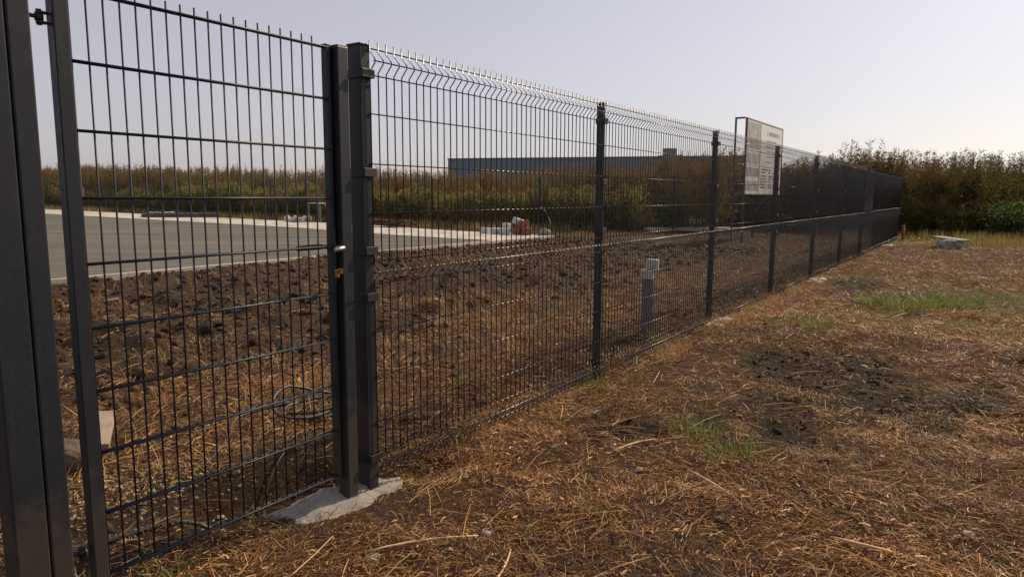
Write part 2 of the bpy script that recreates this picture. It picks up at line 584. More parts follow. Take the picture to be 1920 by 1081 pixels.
# ---------------------------------------------------------------- the ground: one sheet out to the horizon
def build_ground():
    rr = [0.0]
    r = 0.5
    while r < 3500:
        rr.append(r)
        r *= (1.0075 if r < 9 else 1.013) if 1.8 < r < 34 else 1.12
    rr = np.array(rr)
    a1 = np.radians(np.linspace(-56, 56, 640))
    a2 = np.radians(np.linspace(56, 304, 80))[1:-1]
    an = np.concatenate([a1, a2])
    nA, nR = len(an), len(rr)
    Rg, Ag = np.meshgrid(rr[1:], an, indexing='ij')
    x, y = Rg * np.sin(Ag), Rg * np.cos(Ag)
    s, u = SU(x, y)
    z = gh(s, u)
    V = np.concatenate([[[0, 0, gz(*SU(0, 0))]], np.stack([x, y, z], -1).reshape(-1, 3)])
    i = np.arange(nR - 2)[:, None]
    j = np.arange(nA)[None, :]
    j2 = (j + 1) % nA
    q = np.stack([1 + i * nA + j, 1 + i * nA + j2, 1 + (i + 1) * nA + j2, 1 + (i + 1) * nA + j], -1).reshape(-1, 4)[:, ::-1]
    j = np.arange(nA)
    tri = np.stack([np.zeros(nA, int), 1 + (j + 1) % nA, 1 + j, 1 + j], 1)
    C = np.zeros((len(V), 3))
    s_, u_ = SU(V[:, 0], V[:, 1])
    bare = sstep(0.10, 0.40, vnoise(s_, u_, 0.9, 45) + .35 * vnoise(s_, u_, .3, 46))
    strawy = np.where(u_ < 0.2, 0.62 - 0.45 * bare, 0.14) + 0.3 * vnoise(s_, u_, 1.3, 11)
    strawy = strawy - 0.75 * sstep(1.7, 2.7, u_ + .9 * vnoise(s_, u_, 1.6, 8)) * (1 - sstep(7.9, 8.2, u_)) * (1 - sstep(14.5, 17, s_))
    C[:, 0] = np.clip(strawy + 0.15 * sstep(7, 15, s_) * (u_ < 0), 0, 1)
    C[:, 1] = char(s_, u_)
    g = sstep(0.05, 0.3, vnoise(s_, u_, 1.4, 21) + 0.5 * vnoise(s_, u_, 5.0, 22)) * (s_ > 5) * (u_ < -0.5) * 0.45
    C[:, 2] = np.maximum(g, 0.7 * sstep(18.4, 19.6, s_) * sstep(0.1, 0.35, vnoise(s_, u_, 2.0, 23) + 0.2))
    # cap triangles as degenerate-free separate mesh part: use n-gon fan of quads with tiny inner ring instead
    keep = np.concatenate([q], 0)
    me = np_mesh('ground', V[1:], keep - 1, C[1:], M['ground'], True)
    o = link_mesh('ground', me)
    tag(o, 'soil littered with cut dry straw, dug over beside the lot', None, None, 'structure')


build_ground()


# ---------------------------------------------------------------- lot: asphalt, kerb, concrete verge
def sheet(name, f0, f1, us, lift, m, th=0.09):
    """slab between two edges given as functions of u"""
    us = np.array(us)
    zt = base_h(us) + lift
    n = len(us)
    V, Q = [], []
    for dz in (0, -th):
        for f in (f0, f1):
            for u, z in zip(us, zt): V.append(F(float(f(u)), u, z + dz))
    for i in range(n - 1):
        Q += [(i, n + i, n + i + 1, i + 1), (2 * n + i, i, i + 1, 2 * n + i + 1), (n + i, 3 * n + i, 3 * n + i + 1, n + i + 1)]
    Q += [(0, 2 * n, 3 * n, n), (n - 1, 2 * n - 1, 4 * n - 1, 3 * n - 1)]
    me = bpy.data.meshes.new(name)
    me.from_pydata([tuple(v) for v in V], [], Q)
    bm = bmesh.new(); bm.from_mesh(me); bmesh.ops.recalc_face_normals(bm, faces=bm.faces[:]); bm.to_mesh(me); bm.free()
    me.materials.append(m)
    return link_mesh(name, me)


us_lot = [LOT_U0, 10.0, 12.0, 14.0, 18.0] + list(np.arange(21, 80, 4.0))
tag(sheet('asphalt_lot', lambda u: -40, lot_s1, us_lot, -0.02, M['asphalt']), 'dusty grey asphalt of the empty lot', None, None, 'structure')
tag(sheet('lot_kerb', lambda u: -40, lambda u: lot_s1(u) + 0.12, [LOT_U0 - 0.13, LOT_U0 - 0.004], 0.035, M['concrete_pale'], 0.12), 'pale concrete kerb along the near side of the lot', None, None, 'structure')
tag(sheet('lot_edge_kerb', lambda u: lot_s1(u) + 0.004, lambda u: lot_s1(u) + 0.12, us_lot, 0.0, M['concrete_pale']), 'pale flush edging between asphalt and verge', None, None, 'structure')
us_v = [LOT_U0 + 0.25] + us_lot[1:]
tag(sheet('concrete_verge', lambda u: lot_s1(u) + 0.124, verge_s1, us_v, -0.008, M['concrete_pale']), 'pale concrete strip on the far side of the lot', None, None, 'structure')

# ---------------------------------------------------------------- fence along the plot
WZ = [0.0, 0.05, 0.097, 0.234, 0.444, 0.645, 0.854, 0.904, 0.953, 1.16, 1.366, 1.574, 1.732, 1.786, 1.839]
TIPS = {1, 7, 13}
TIP = 0.034


def wire_profile():
    pts = [(0, -0.012)]
    for k in (1, 7, 13):
        z0, z1, z2 = WZ[k - 1], WZ[k], WZ[k + 1]
        pts += [(0, z0 + 0.012), (-TIP * .93, z1 - 0.006), (-TIP * .93, z1 + 0.006), (0, z2 - 0.012)]
    pts += [(0, WZ[-1] + 0.030)]
    return pts


def vwire_mesh(r=0.0029):
    b = MB()
    b.tube([(0, y, z) for y, z in wire_profile()], r, 6)
    return b.mesh('vertical_wire', M['wire'])


def hwire_mesh(L, r=0.0029):
    b = MB()
    b.tube([(0, 0, 0), (L, 0, 0)], r, 6)
    return b.mesh('horizontal_wire', M['wire'])


def fence_post_meshes(end=False):
    """post, cap and clamp; the end post by the gate is a stouter section than the line posts"""
    hs_, u0, u1 = (0.0275, -0.0375, 0.0375) if end else (0.021, -0.0375, 0.0095)
    p = MB(); p.box(-hs_, hs_, u0, u1, -0.25, 1.850, 0.004)
    c = MB(); c.box(-hs_ - .0035, hs_ + .0035, u0 - .0035, u1 + .0035, 1.848, 1.857, 0.003).box(-hs_ + .004, hs_ - .004, u0 + .004, u1 - .004, 1.837, 1.8485)
    k = MB()
    k.box(-hs_ - .0035, hs_ + .0035, u1 + .001, u1 + .005, -0.018, 0.018, 0.001)
    k.box(-hs_ - .006, -hs_ - .0015, -0.052, u1 + .002, -0.018, 0.018, 0.001)
    k.box(hs_ + .0015, hs_ + .006, -0.052, u1 + .002, -0.018, 0.018, 0.001)
    k.box(-hs_ - .008, hs_ + .008, -0.0575, -0.0505, -0.018, 0.018, 0.002)
    return p.mesh('fence_post', M['post']), c.mesh('post_cap', M['clip']), k.mesh('clamp', M['clip'])


PU = -0.046          # plane of the mesh, on the road side of the posts
NB = 9
PITCHW = 0.05


def long_fence():
    root = empty('mesh_fence', F(0, 0, 0), TH)
    tag(root, 'long dark grey welded mesh fence running from the gate towards the thicket', 'fence')
    line, stout = fence_post_meshes(), fence_post_meshes(True)
    CL = [0.08, 0.80, 1.00, 1.33, 1.735]
    for k in range(NB + 1):
        sx = POST_S[k]
        pm, cm, km = stout if k == 0 else line
        o = link_mesh('fence_post', pm, root, (sx, 0, 0))
        link_mesh('post_cap', cm, o)
        for z in CL: link_mesh('clamp', km, o, (0, 0, z))
    vm = vwire_mesh()
    hms = {}
    bulk = []
    cnt = 0
    for b in range(NB):
        s0 = POST_S[b] + 0.012
        L_ = round(POST_S[b + 1] - POST_S[b] - 0.024, 3)
        if L_ not in hms: hms[L_] = hwire_mesh(L_)
        hm = hms[L_]
        n = 46 if b == 0 else 50
        for i in range(n):
            x = s0 + 0.006 + i * (L_ - 0.012) / (n - 1)
            if cnt < 300:
                link_mesh('vertical_wire', vm, root, (x, PU, 0)); cnt += 1
            else:
                bulk.append(x)
        for k, z in enumerate(WZ):
            y = PU - (TIP - 0.001 if k in TIPS else 0) + (0.0045 if k not in TIPS else 0.004)
            link_mesh('horizontal_wire', hm, root, (s0, y, z))
    # the far bays' upright wires, too fine and too many to pick apart
    n = len(vm.vertices)
    V0 = np.array([v.co[:] for v in vm.vertices])
    quads = np.array([p.vertices[:] for p in vm.polygons if len(p.vertices) == 4])
    V = np.concatenate([V0 + np.array([x, PU, 0]) for x in bulk])
    Q = np.concatenate([quads + i * n for i in range(len(bulk))])
    o = link_mesh('vertical_wire', np_mesh('vertical_wire', V, Q, None, M['wire'], True), root)
    tag(o, 'upright wires of the farthest bays', None, None, 'stuff')


long_fence()

FAR_S = 19.6
FP = 2.5


def far_fence():
    root = empty('mesh_fence', F(FAR_S, 0, 0), TH)
    tag(root, 'thin dark mesh fence across the far side of the lot in front of tall weeds', 'fence')
    pm, cm, km = fence_post_meshes()
    bulk_v, bulk_q, off = [], [], 0
    n_b = 21
    for k in range(1, n_b + 1):
        u = 1.1 + k * FP
        z = float(base_h(np.array([u]))[0]) - 0.02
        o = link_mesh('fence_post', pm, root, (0, u, z), (0, 0, math.pi / 2))
        link_mesh('post_cap', cm, o)
    wires = []
    for k in range(0, n_b):
        u0 = 1.1 + k * FP
        for i in range(45):
            u = u0 + 0.03 + i * (FP - 0.06) / 44
            z = float(base_h(np.array([u]))[0]) - 0.02
            for y, zz in ((0, 0.0),):
                wires.append(((-0.044, u, z), (-0.044, u, z + 1.86)))
        for w in WZ:
            za = float(base_h(np.array([u0]))[0]) - 0.02
            zb = float(base_h(np.array([u0 + FP]))[0]) - 0.02
            wires.append(((-0.05, u0, za + w), (-0.05, u0 + FP, zb + w)))
    r = 0.0026
    V, Q = [], []
    for i, (a, b) in enumerate(wires):
        a, b = np.array(a), np.array(b)
        vert = abs(b[2] - a[2]) > 1
        e1 = np.array([r, 0, 0]); e2 = np.array([0, r, 0]) if vert else np.array([0, 0, r])
        for p in (a, b):
            V += [p + e1, p + e2, p - e1, p - e2]
        o = 8 * i
        Q += [(o + k, o + (k + 1) % 4, o + 4 + (k + 1) % 4, o + 4 + k) for k in range(4)]
    o = link_mesh('wire_mesh', np_mesh('wire_mesh', np.array(V), np.array(Q), None, M['wire']), root)
    tag(o, None, None, None, 'stuff')


far_fence()


# ---------------------------------------------------------------- gate and its posts
def gate():
    root = empty('pedestrian_gate', F(-1.17, 0, 0), TH)
    tag(root, 'closed dark grey gate of coarse double wire mesh at the left', 'gate')
    ox = 1.17
    # stiles: hinge side and closing side
    MB().box(-1.178 + ox, -1.137 + ox, -0.030, 0.012, 0.02, 1.90, 0.003).build('frame_stile', M['post'], root)
    cs = MB().box(-0.170 + ox, -0.150 + ox, -0.004, 0.028, 0.02, 1.830, 0.003)
    cs.build('frame_stile', M['post'], root)
    MB().box(-0.1485 + ox, -0.139 + ox, 0.006, 0.032, 0.03, 1.826, 0.002).build('stop_strip', M['post'], root)
    # wires
    vb = MB(); vb.tube([(0, 0, 0.032), (0, 0, 1.845)], 0.0031, 8)
    vm = vb.mesh('vertical_wire', M['gate_wire'])
    n = 19
    for i in range(n):
        link_mesh('vertical_wire', vm, root, (-1.124 + ox + i * 0.0492, 0, 0))
    hb = MB(); hb.tube([(0, 0, 0), (0.972, 0, 0)], 0.0042, 8)
    hm = hb.mesh('horizontal_wire', M['gate_wire'])
    for z in (0.048, 0.246, 0.442, 0.637, 0.832, 1.027, 1.223, 1.419, 1.616, 1.814):
        for y in (-0.0075, 0.0075):
            link_mesh('horizontal_wire', hm, root, (-1.138 + ox, y, z))
    # hinges: eye bolt, clevis and pin
    for z in (1.722, 0.150):
        h = MB()
        h.box(-1.2065 + ox, -1.1795 + ox, -0.012, 0.012, z + 0.010, z + 0.015, 0.001)
        h.box(-1.2065 + ox, -1.1795 + ox, -0.012, 0.012, z - 0.017, z - 0.012, 0.001)
        h.tube([(-1.201 + ox, 0, z - 0.022), (-1.201 + ox, 0, z + 0.020)], 0.0075, 10)
        h.tube([(-1.201 + ox, 0, z - 0.011), (-1.201 + ox, 0, z + 0.009)], 0.011, 12)
        h.tube([(-1.2425 + ox, 0, z), (-1.207 + ox, 0, z)], 0.006, 8)
        h.build('hinge', M['clip'], root)
    # lock case with lever handles
    lk = MB().box(-0.169 + ox, -0.151 + ox, -0.008, -0.0045, 0.86, 1.10, 0.001)
    lk.build('lock_plate', M['post'], root)
    hd = MB()
    hd.tube([(-0.160 + ox, -0.008, 1.022), (-0.160 + ox, -0.060, 1.022)], 0.009, 10)
    hd.tube([(-0.160 + ox, -0.060, 1.022), (-0.170 + ox, -0.068, 1.022), (-0.190 + ox, -0.070, 1.020), (-0.215 + ox, -0.068, 1.017)], [0.010, 0.011, 0.010, 0.0085], 10)
    hd.build('handle', M['steel'], root)
    h2 = MB()
    h2.tube([(-0.160 + ox, 0.0305, 1.022), (-0.160 + ox, 0.060, 1.022)], 0.009, 10)
    h2.tube([(-0.160 + ox, 0.060, 1.022), (-0.175 + ox, 0.070, 1.022), (-0.215 + ox, 0.072, 1.022), (-0.285 + ox, 0.070, 1.020)], [0.010, 0.012, 0.012, 0.010], 10)
    h2.build('handle', M['clip'], root)
    cy = MB()
    cy.tube([(-0.160 + ox, -0.0085, 0.925), (-0.160 + ox, -0.030, 0.925)], 0.0085, 12)
    cy.box(-0.166 + ox, -0.154 + ox, -0.029, -0.0085, 0.898, 0.924, 0.002)
    cyo = cy.build('key_cylinder', M['brass'], root)
    ky = MB().box(-0.1625 + ox, -0.1575 + ox, -0.052, -0.0305, 0.915, 0.937, 0.001)
    ky.build('key', M['brass'], cyo)


gate()


def gate_posts():
    r = empty('gate_post', F(-1.345, 0, 0), TH)
    tag(r, 'broad dark grey hinge post at the left edge, beside the gate', 'gate post')
    MB().box(-0.043, 0.042, -0.045, 0.045, -0.3, 2.15, 0.005).build('post', M['post'], r)
    MB().box(0.0445, 0.102, -0.047, 0.020, -0.3, 2.15, 0.005).build('jamb_profile', M['post'], r)
    MB().box(-0.049, 0.044, -0.049, 0.049, 2.151, 2.158, 0.002).build('post_cap', M['clip'], r)
    r2 = empty('gate_post', F(-0.109, 0, 0), TH)
    tag(r2, 'slim dark grey latch post standing in the concrete footing between gate and fence', 'gate post')
    MB().box(-0.0285, 0.0275, -0.032, 0.030, -0.3, 1.825, 0.004).build('post', M['post'], r2)
    MB().box(-0.0275, 0.0265, -0.031, 0.029, 1.8255, 1.829, 0.001).build('post_cap', M['clip'], r2)
    kb = MB().box(-0.0305, -0.0290, -0.028, -0.004, 0.90, 1.08, 0.0005)
    kb.build('strike_plate', M['clip'], r2)


gate_posts()


def footing():
    bm = bmesh.new()
    n, rings = 96, 34
    outline = []
    for k in range(n):
        a = 2 * math.pi * k / n
        rs = 0.36 if math.cos(a) < 0 else 0.30
        ru = 0.165 if math.sin(a) < 0 else 0.10
        j = 1 + 0.10 * math.sin(3 * a + 1) + 0.06 * math.sin(7 * a + .4) + random.uniform(-.07, .07)
        outline.append((math.copysign(abs(math.cos(a)) ** .8, math.cos(a)) * rs * j, math.copysign(abs(math.sin(a)) ** .75, math.sin(a)) * ru * j))
    c = bm.verts.new((0, 0, -0.042))
    prev = None
    for i in range(1, rings + 1):
        t = i / rings
        ring = []
        for (x, y) in outline:
            q = t if t < .92 else .92 + (t - .92) * .4
            px, py = x * q, y * q
            z = -0.060 + 0.022 * math.cos(min(1, t * 1.25) * 1.57) - 0.030 * t * t + 0.03 * py + 0.016 * float(vnoise(px, py, .07, 31)) + 0.026 * float(vnoise(px, py, .2, 33)) + 0.003 * float(vnoise(px, py, .025, 34))
            if t > .92: z -= (t - .92) / .08 * 0.10
            ring.append(bm.verts.new((px, py, z)))
        for k in range(n):
            if prev is None: bm.faces.new((c, ring[k], ring[(k + 1) % n]))
            else: bm.faces.new((prev[k], ring[k], ring[(k + 1) % n], prev[(k + 1) % n]))
        prev = ring
    for f in bm.faces: f.smooth = True
    bmesh.ops.recalc_face_normals(bm, faces=bm.faces[:])
    me = bpy.data.meshes.new('concrete_footing')
    bm.to_mesh(me); bm.free()
    me.materials.append(M['concrete'])
    o = link_mesh('concrete_footing', me, None, F(-0.09, 0.05, 0), (0, 0, TH - R(11)))
    tag(o, 'rough grey concrete footing poured round the gate latch post', 'footing')


footing()

# ---------------------------------------------------------------- sign board beside the far corner
def sign():
    root = empty('project_sign', F(17.1, 3.2, 0.0), TH)
    tag(root, 'white information board on a steel frame behind the fence', 'sign')
    W_, z0, z1 = 3.85, 1.32, 3.27
    MB().box(0, W_, -0.02, 0.02, z0, z1, 0.004).build('board', M['white'], root)
    for xa, xb in ((-0.03, -0.003), (W_ + 0.003, W_ + 0.03)):
        MB().box(xa, xb, -0.03, 0.03, 0.0, z1 + 0.02, 0.003).build('front_leg', M['wire'], root)
    for x in (-0.04, W_ + 0.01):
        MB().box(x, x + 0.045, 0.26, 0.305, 0, z1, 0.003).build('rear_leg', M['wire'], root)
        MB().box(x, x + 0.045, 0.031, 0.305, z1 + 0.001, z1 + 0.046, 0.003).build('top_bar', M['wire'], root)
        b = MB(); b.tube([(x + .02, 0.33, 1.3), (x + .02, 1.3, 0.02)], 0.013, 6)
        b.build('brace', M['greypost'], root)
    MB().box(0.0, W_, -0.032, 0.03, z1 + 0.001, z1 + 0.03, 0.003).build('trim', M['offwhite'], root)
    MB().box(0.0, W_, -0.032, 0.03, z0 - 0.03, z0 - 0.001, 0.003).build('trim', M['offwhite'], root)
    y0, y1 = -0.0235, -0.0212
    # left column of pictures
    for (a, b, m_) in ((2.52, 3.22, 'print_grey'), (2.13, 2.40, 'print_red'), (1.78, 2.02, 'print_grey'), (1.40, 1.66, 'print_red')):
        MB().box(0.06, 1.28, y0, y1, a, b).build('printed_picture', M[m_], root)
    MB().box(1.32, 1.36, y0, y1, 1.34, 3.22).build('column_line', M['ink'], root)
    # right column: lines of unreadable print, heading larger
    hdg = MB(); x = 2.05
    while x < 3.45:
        w = random.uniform(.05, .10)
        hdg.box(x, x + w, y0, y1, 2.98, 3.09)
        x += w + (0.03 if random.random() < .75 else 0.12)
    hdg.build('heading_print', M['ink_pale'], root)
    body = MB()
    for z in (2.80, 2.64, 2.50, 2.36, 2.20):
        x = 1.95 + random.uniform(0, .2)
        end = random.uniform(2.7, 3.45)
        while x < end:
            w = random.uniform(.08, .22)
            body.box(x, x + w, y0, y1, z, z + .045)
            x += w + .05
    body.build('body_print', M['ink_pale'], root)
    tb = MB()
    for z in (1.98, 1.90, 1.80, 1.72, 1.64, 1.56, 1.48):
        for (a, b) in ((1.50, 2.25), (2.35, 2.75), (2.85, 3.15)):
            tb.box(a, b - random.uniform(0, .25), y0, y1, z, z + .04)
    tb.build('table_print', M['ink'], root)


sign()


# ---------------------------------------------------------------- utility marker post behind the second bay
def marker():
    s, u = 3.74, 0.25
    z = gz(s, u)
    root = empty('marker_post', F(s, u, z), TH + 0.25)
    root.scale = (0.84, 0.84, 1.0)
    tag(root, 'square grey plastic marker post with a stepped white cap standing behind the mesh', 'marker post')
    h = 0.66 - z
    b = MB().box(-0.056, 0.056, -0.056, 0.056, -0.15, h - 0.16, 0.006)
    for k in (-0.034, -0.011, 0.012, 0.035):
        b.box(-0.0605, -0.0565, k - 0.006, k + 0.006, 0.0, h - 0.17, 0.001)
        b.box(k - 0.006, k + 0.006, -0.0605, -0.0565, 0.0, h - 0.17, 0.001)
    b.build('post', M['greypost'], root)
    MB().box(-0.066, 0.066, -0.066, 0.066, h - 0.158, h - 0.075, 0.008, Matrix.Translation((-.006, .010, 0))).build('collar', M['offwhite'], root)
    MB().box(-0.062, 0.062, -0.062, 0.062, h - 0.073, h + 0.022, 0.014, Matrix.Translation((.008, -.006, 0)) @ Matrix.Rotation(R(3), 4, 'X')).build('cap', M['offwhite'], root)


marker()


# ---------------------------------------------------------------- hoses, plank, rocks inside the gate
def ground_tube(name, pts, r, m, lift=0.0, smooth=6):
    """tube lying on the ground through (s,u[,lift]) points, Catmull-Rom smoothed"""
    P = [Vector((p[0], p[1], p[2] if len(p) > 2 else 0)) for p in pts]
    out = []
    for i in range(len(P) - 1):
        p0, p1, p2, p3 = P[max(i - 1, 0)], P[i], P[i + 1], P[min(i + 2, len(P) - 1)]
        for k in range(smooth):
            t = k / smooth
            out.append(0.5 * ((2 * p1) + (p2 - p0) * t + (2 * p0 - 5 * p1 + 4 * p2 - p3) * t * t + (3 * p1 - p0 - 3 * p2 + p3) * t ** 3))
    out.append(P[-1])
    W = [F(q.x, q.y, gz(q.x, q.y) + r * 0.8 + q.z + lift) for q in out]
    o0 = W[0].copy()
    b = MB()
    b.tube([w - o0 for w in W], r, 8)
    return b.build(name, m, None, o0)


coil = []
for k in range(46):
    a = k * 0.42
    rr_ = 0.19 + 0.035 * math.sin(k * 0.9) + 0.02 * math.sin(k * .37)
    coil.append((0.55 + 0.05 * math.sin(k * .21) + rr_ * 1.15 * math.cos(a), 0.92 + rr_ * 0.80 * math.sin(a), 0.004 + 0.0011 * k + 0.13 * math.exp(-((k - 20) / 2.6) ** 2)))
coil = [(0.95, 0.62, 0)] + coil + [(0.2, 1.15, 0.03), (-0.05, 0.95, 0), (-0.35, 0.72, 0)]
tag(ground_tube('hose_coil', coil, 0.0085, M['rubber']), 'black hose coiled loosely on the bare ground behind the gate', 'hose')
tag(ground_tube('pipe', [(-1.29, 0.51), (-1.01, 0.41), (-0.70, 0.37), (-0.44, 0.26), (-0.30, 0.18)], 0.011, M['rubber']), 'thin dark pipe lying across the ground just behind the gate bottom', 'pipe')
tag(ground_tube('cable', [(-0.22, 0.22, 0.06), (-0.20, 0.32, 0.03), (-0.24, 0.42, 0.02), (-0.15, 0.50, 0.05), (0.02, 0.58, 0.02)], 0.0055, M['rubber']), 'short bent cable sticking up from the pit by the footing', 'cable')

pz = gz(-0.46, 1.36)
pl = MB().box(-0.044, 0.044, -0.16, 0.16, -0.018, 0.018, 0.003)
o = pl.build('plank', M['plank'], None, F(-0.47, 1.36, pz + 0.085), (R(14), R(5), 0.42))
tag(o, 'pale plank offcut propped on the soil behind the gate hinge side', 'plank')
rk = MB().lump((0, 0, 0.03), 0.12, 5, 3, 0.3, (1.2, .9, .65))
o = rk.build('rock', M['clod'], None, F(-0.72, 1.23, gz(-0.72, 1.23)))
tag(o, 'dark earth covered rock beside the pale plank', 'rock')
o = MB().box(-.075, .075, -.045, .045, -.02, .065, .006).build('brick', M['brown_brick'], None, F(1.84, 5.81, gz(1.84, 5.81) + .01), (R(8), R(-5), 0.6))
tag(o, 'lone brown brick lying on the dug soil behind the gate', 'brick')
o = MB().lump((0, 0, 0.01), 0.027, 15, 2, 0.3, (1.3, .9, .6)).build('brick_fragment', M['brick'], None, F(1.47, -1.26, gz(1.47, -1.26) + .012))
tag(o, 'small orange brick fragment lying right of the green grass tuft', 'brick fragment')

STONES = [(-0.51, -1.54, 0.035, 'stone', 'flat grey stone half buried in straw near the bottom of the photo'),
          (-0.05, -2.16, 0.028, 'stone', 'pale stone chip at the bottom edge right of centre'),
          (0.34, -2.50, 0.030, 'stone', 'pale angular stone at the lower right corner of the photo'),
          (-0.44, -0.48, 0.022, 'stone', 'small greyish stone in front of the concrete footing'),
          (-0.09, -0.73, 0.018, 'stone', 'tiny grey stone in straw right of the footing front'),
          (0.79, -0.97, 0.020, 'stone', 'small grey stone below the green grass tuft'),
          (0.80, -2.26, 0.020, 'stone', 'small grey stone in straw at the right, under the charred patch')]
for (s, u, r, mk, lb) in STONES:
    o = MB().lump((0, 0, 0), r, int(s * 100) + 50, 2, 0.3, (1.4, 1.0, .6)).build('stone', M[mk], None, F(s, u, gz(s, u) + r * .35), (0, 0, s * 5))
    tag(o, lb, 'stone', 'small stones in the straw')

# ---------------------------------------------------------------- concrete block with slab, debris at post feet
zb = gz(18.79, -1.51)
cb = empty('concrete_block', F(18.79, -1.51, zb), TH + .9)
tag(cb, 'tilted grey concrete block with a flat slab on the grass before the thicket', 'concrete block')
MB().lump((0, 0, .06), .30, 17, 2, .28, (1.15, .9, .72)).build('block', M['stone'], cb)
MB().box(-.40, .42, -.18, .18, .0, .04, .012, Matrix.Translation((.02, -.05, .20)) @ Matrix.Rotation(R(-4), 4, 'Y')).build('slab', M['stone'], cb)

for (s, u, r, lb) in ((4.65, -0.11, .13, 'crumbled white mortar at the foot of the third fence post'), (9.24, -0.17, .14, 'crumbled pale mortar below the fence at the fifth post'), (18.66, -0.16, .20, 'crumbled pale mortar under the fence near its far end')):
    b = MB()
    for k in range(16):
        b.lump((random.uniform(-r, r) * 1.8, random.uniform(-r, r) * .55, random.uniform(-.01, .02)), random.uniform(.022, .065), k + int(s * 10), 1, .35, (1.3, 1, .6))
    o = b.build('mortar_debris', M['concrete_pale'], None, F(s, u, gz(s, u) + .01), (0, 0, TH))
    tag(o, lb, 'mortar debris', None, None)


def marker_red(s, u, h, lb, lean=0.0):
    z = gz(s, u)
    r = empty('red_post', F(s, u, z), TH)
    tag(r, lb, 'post')
    r.rotation_euler[0] = lean
    MB().tube([(0, 0, -.25), (0, 0, h)], 0.042, 12).build('post', M['red'], r)
    MB().tube([(0, 0, h + .001), (0, 0, h + .03), (0, 0, h + .05)], [.046, .044, .025], 12).build('cap', M['red'], r)


marker_red(21.46, -0.24, 0.40, 'short red post beside the far end of the long fence')
marker_red(19.8, 44.4, 1.3, 'tall red post on the far verge at the left', R(2))


# ---------------------------------------------------------------- building rubble and materials on the verge
def vz(u): return float(base_h(np.array([u]))[0])


k = 0
BL = [(16.19, 11.06, 0, .30, .20, .20, 'white building block leftmost in the heap on the verge'),
      (16.17, 10.61, 0, .32, .20, .20, 'white building block second from the left in the heap'),
      (16.04, 10.17, 0, .34, .22, .21, 'white building block in front centre of the heap'),
      (16.26, 10.27, .215, .26, .20, .17, 'white building block on top of the centre of the heap'),
      (16.24, 9.80, .33, .42, .24, .22, 'large tilted white building block on top of the heap beside the red bricks')]
for (s, u, z, lx, ly, lz, lb) in BL:
    z, lx, ly, lz = z * .85, lx * .85, ly * .85, lz * .85
    o = MB().box(-lx * .6, lx * .6, -ly * .6, ly * .6, 0, lz, .012).build('building_block', M['block'], None, F(s, u, vz(u) + z), (R(random.uniform(-4, 4)), R(random.uniform(-4, 4) - (14 if z > .25 else 0)), TH + math.pi / 2 + random.uniform(-.3, .3)))
    tag(o, lb, 'building block', 'heap of blocks and bricks on the verge')
for (s, u, z, lb) in ((16.06, 9.71, 0, 'red hollow brick low in the heap under the big white block'), (16.01, 9.37, 0, 'red hollow brick at the right end of the heap'), (16.13, 9.55, .212, 'red hollow brick topmost of the red ones')):
    r = empty('hollow_brick', F(s, u, vz(u) + z), TH + math.pi / 2 + random.uniform(-.6, .6))
    r.rotation_euler[1] = R(11) if z else R(random.uniform(-3, 3))
    r.scale = (.8, .8, .8)
    tag(r, lb, 'hollow brick', 'heap of blocks and bricks on the verge')
    b = MB()
    b.box(-.17, .17, -.15, -.12, 0, .26).box(-.17, .17, .12, .15, 0, .26).box(-.17, .17, -.1195, .1195, 0, .03).box(-.17, .17, -.1195, .1195, .23, .26)
    b.box(-.17, .17, -.015, .015, .0305, .2295).box(-.17, .17, -.1195, -.0155, .12, .14).box(-.17, .17, .0155, .1195, .12, .14)
    b.build('brick_shell', M['brick'], r)
o = MB().lump((0, 0, .1), .17, 77, 2, .3, (1.1, 1, .75)).build('stone', M['stone'], None, F(16.20, 8.85, vz(9.55)))
tag(o, 'grey boulder right of the red hollow bricks', 'stone')

# dark wrapped bundle on the verge
bu = empty('wrapped_bundle', F(17.2, 29.6, vz(29.6)), TH + R(141))
tag(bu, 'long low bundle of dark bars wrapped in plastic film on the far verge', 'bundle')
for i in range(4):
    MB().box(-1.75, 1.65, -.50 + i * .25, -.28 + i * .25, 0, .12 + .03 * (i % 2), .02).build('bar', M['film'], bu)
b = MB()
for i in range(9): b.lump((-1.4 + i * .35, random.uniform(-.25, .25), .15), .22, 200 + i, 2, .3, (1.2, .8, .22))
b.build('film', M['film'], bu)
b = MB()
for i in range(4): b.lump((.5 + i * .3, random.uniform(-.3, .1), .20), .11, 230 + i, 2, .4, (1.6, .7, .3))
b.build('film_fold', M['offwhite'], bu, None)

# rusty pile
rp = empty('scrap_pile', F(17.6, 16.45, vz(16.45)), TH + math.pi / 2)
tag(rp, 'low pile of rusty brown bars and boards on the verge', 'scrap pile')
for i in range(16):
    a = random.uniform(-.25, .25)
    y = random.uniform(-.5, .5)
    zz = .03 + .025 * (i % 8)
    L_ = random.uniform(.4, .8)
    xo = random.uniform(-.3, .3)
    MB().box(-L_, L_, -.05, .05, -.022, .022, .004).build('bar', M['rust'], rp, (xo, y, zz + .03), (R(random.uniform(-6, 6)), R(random.uniform(-3, 3)), a))

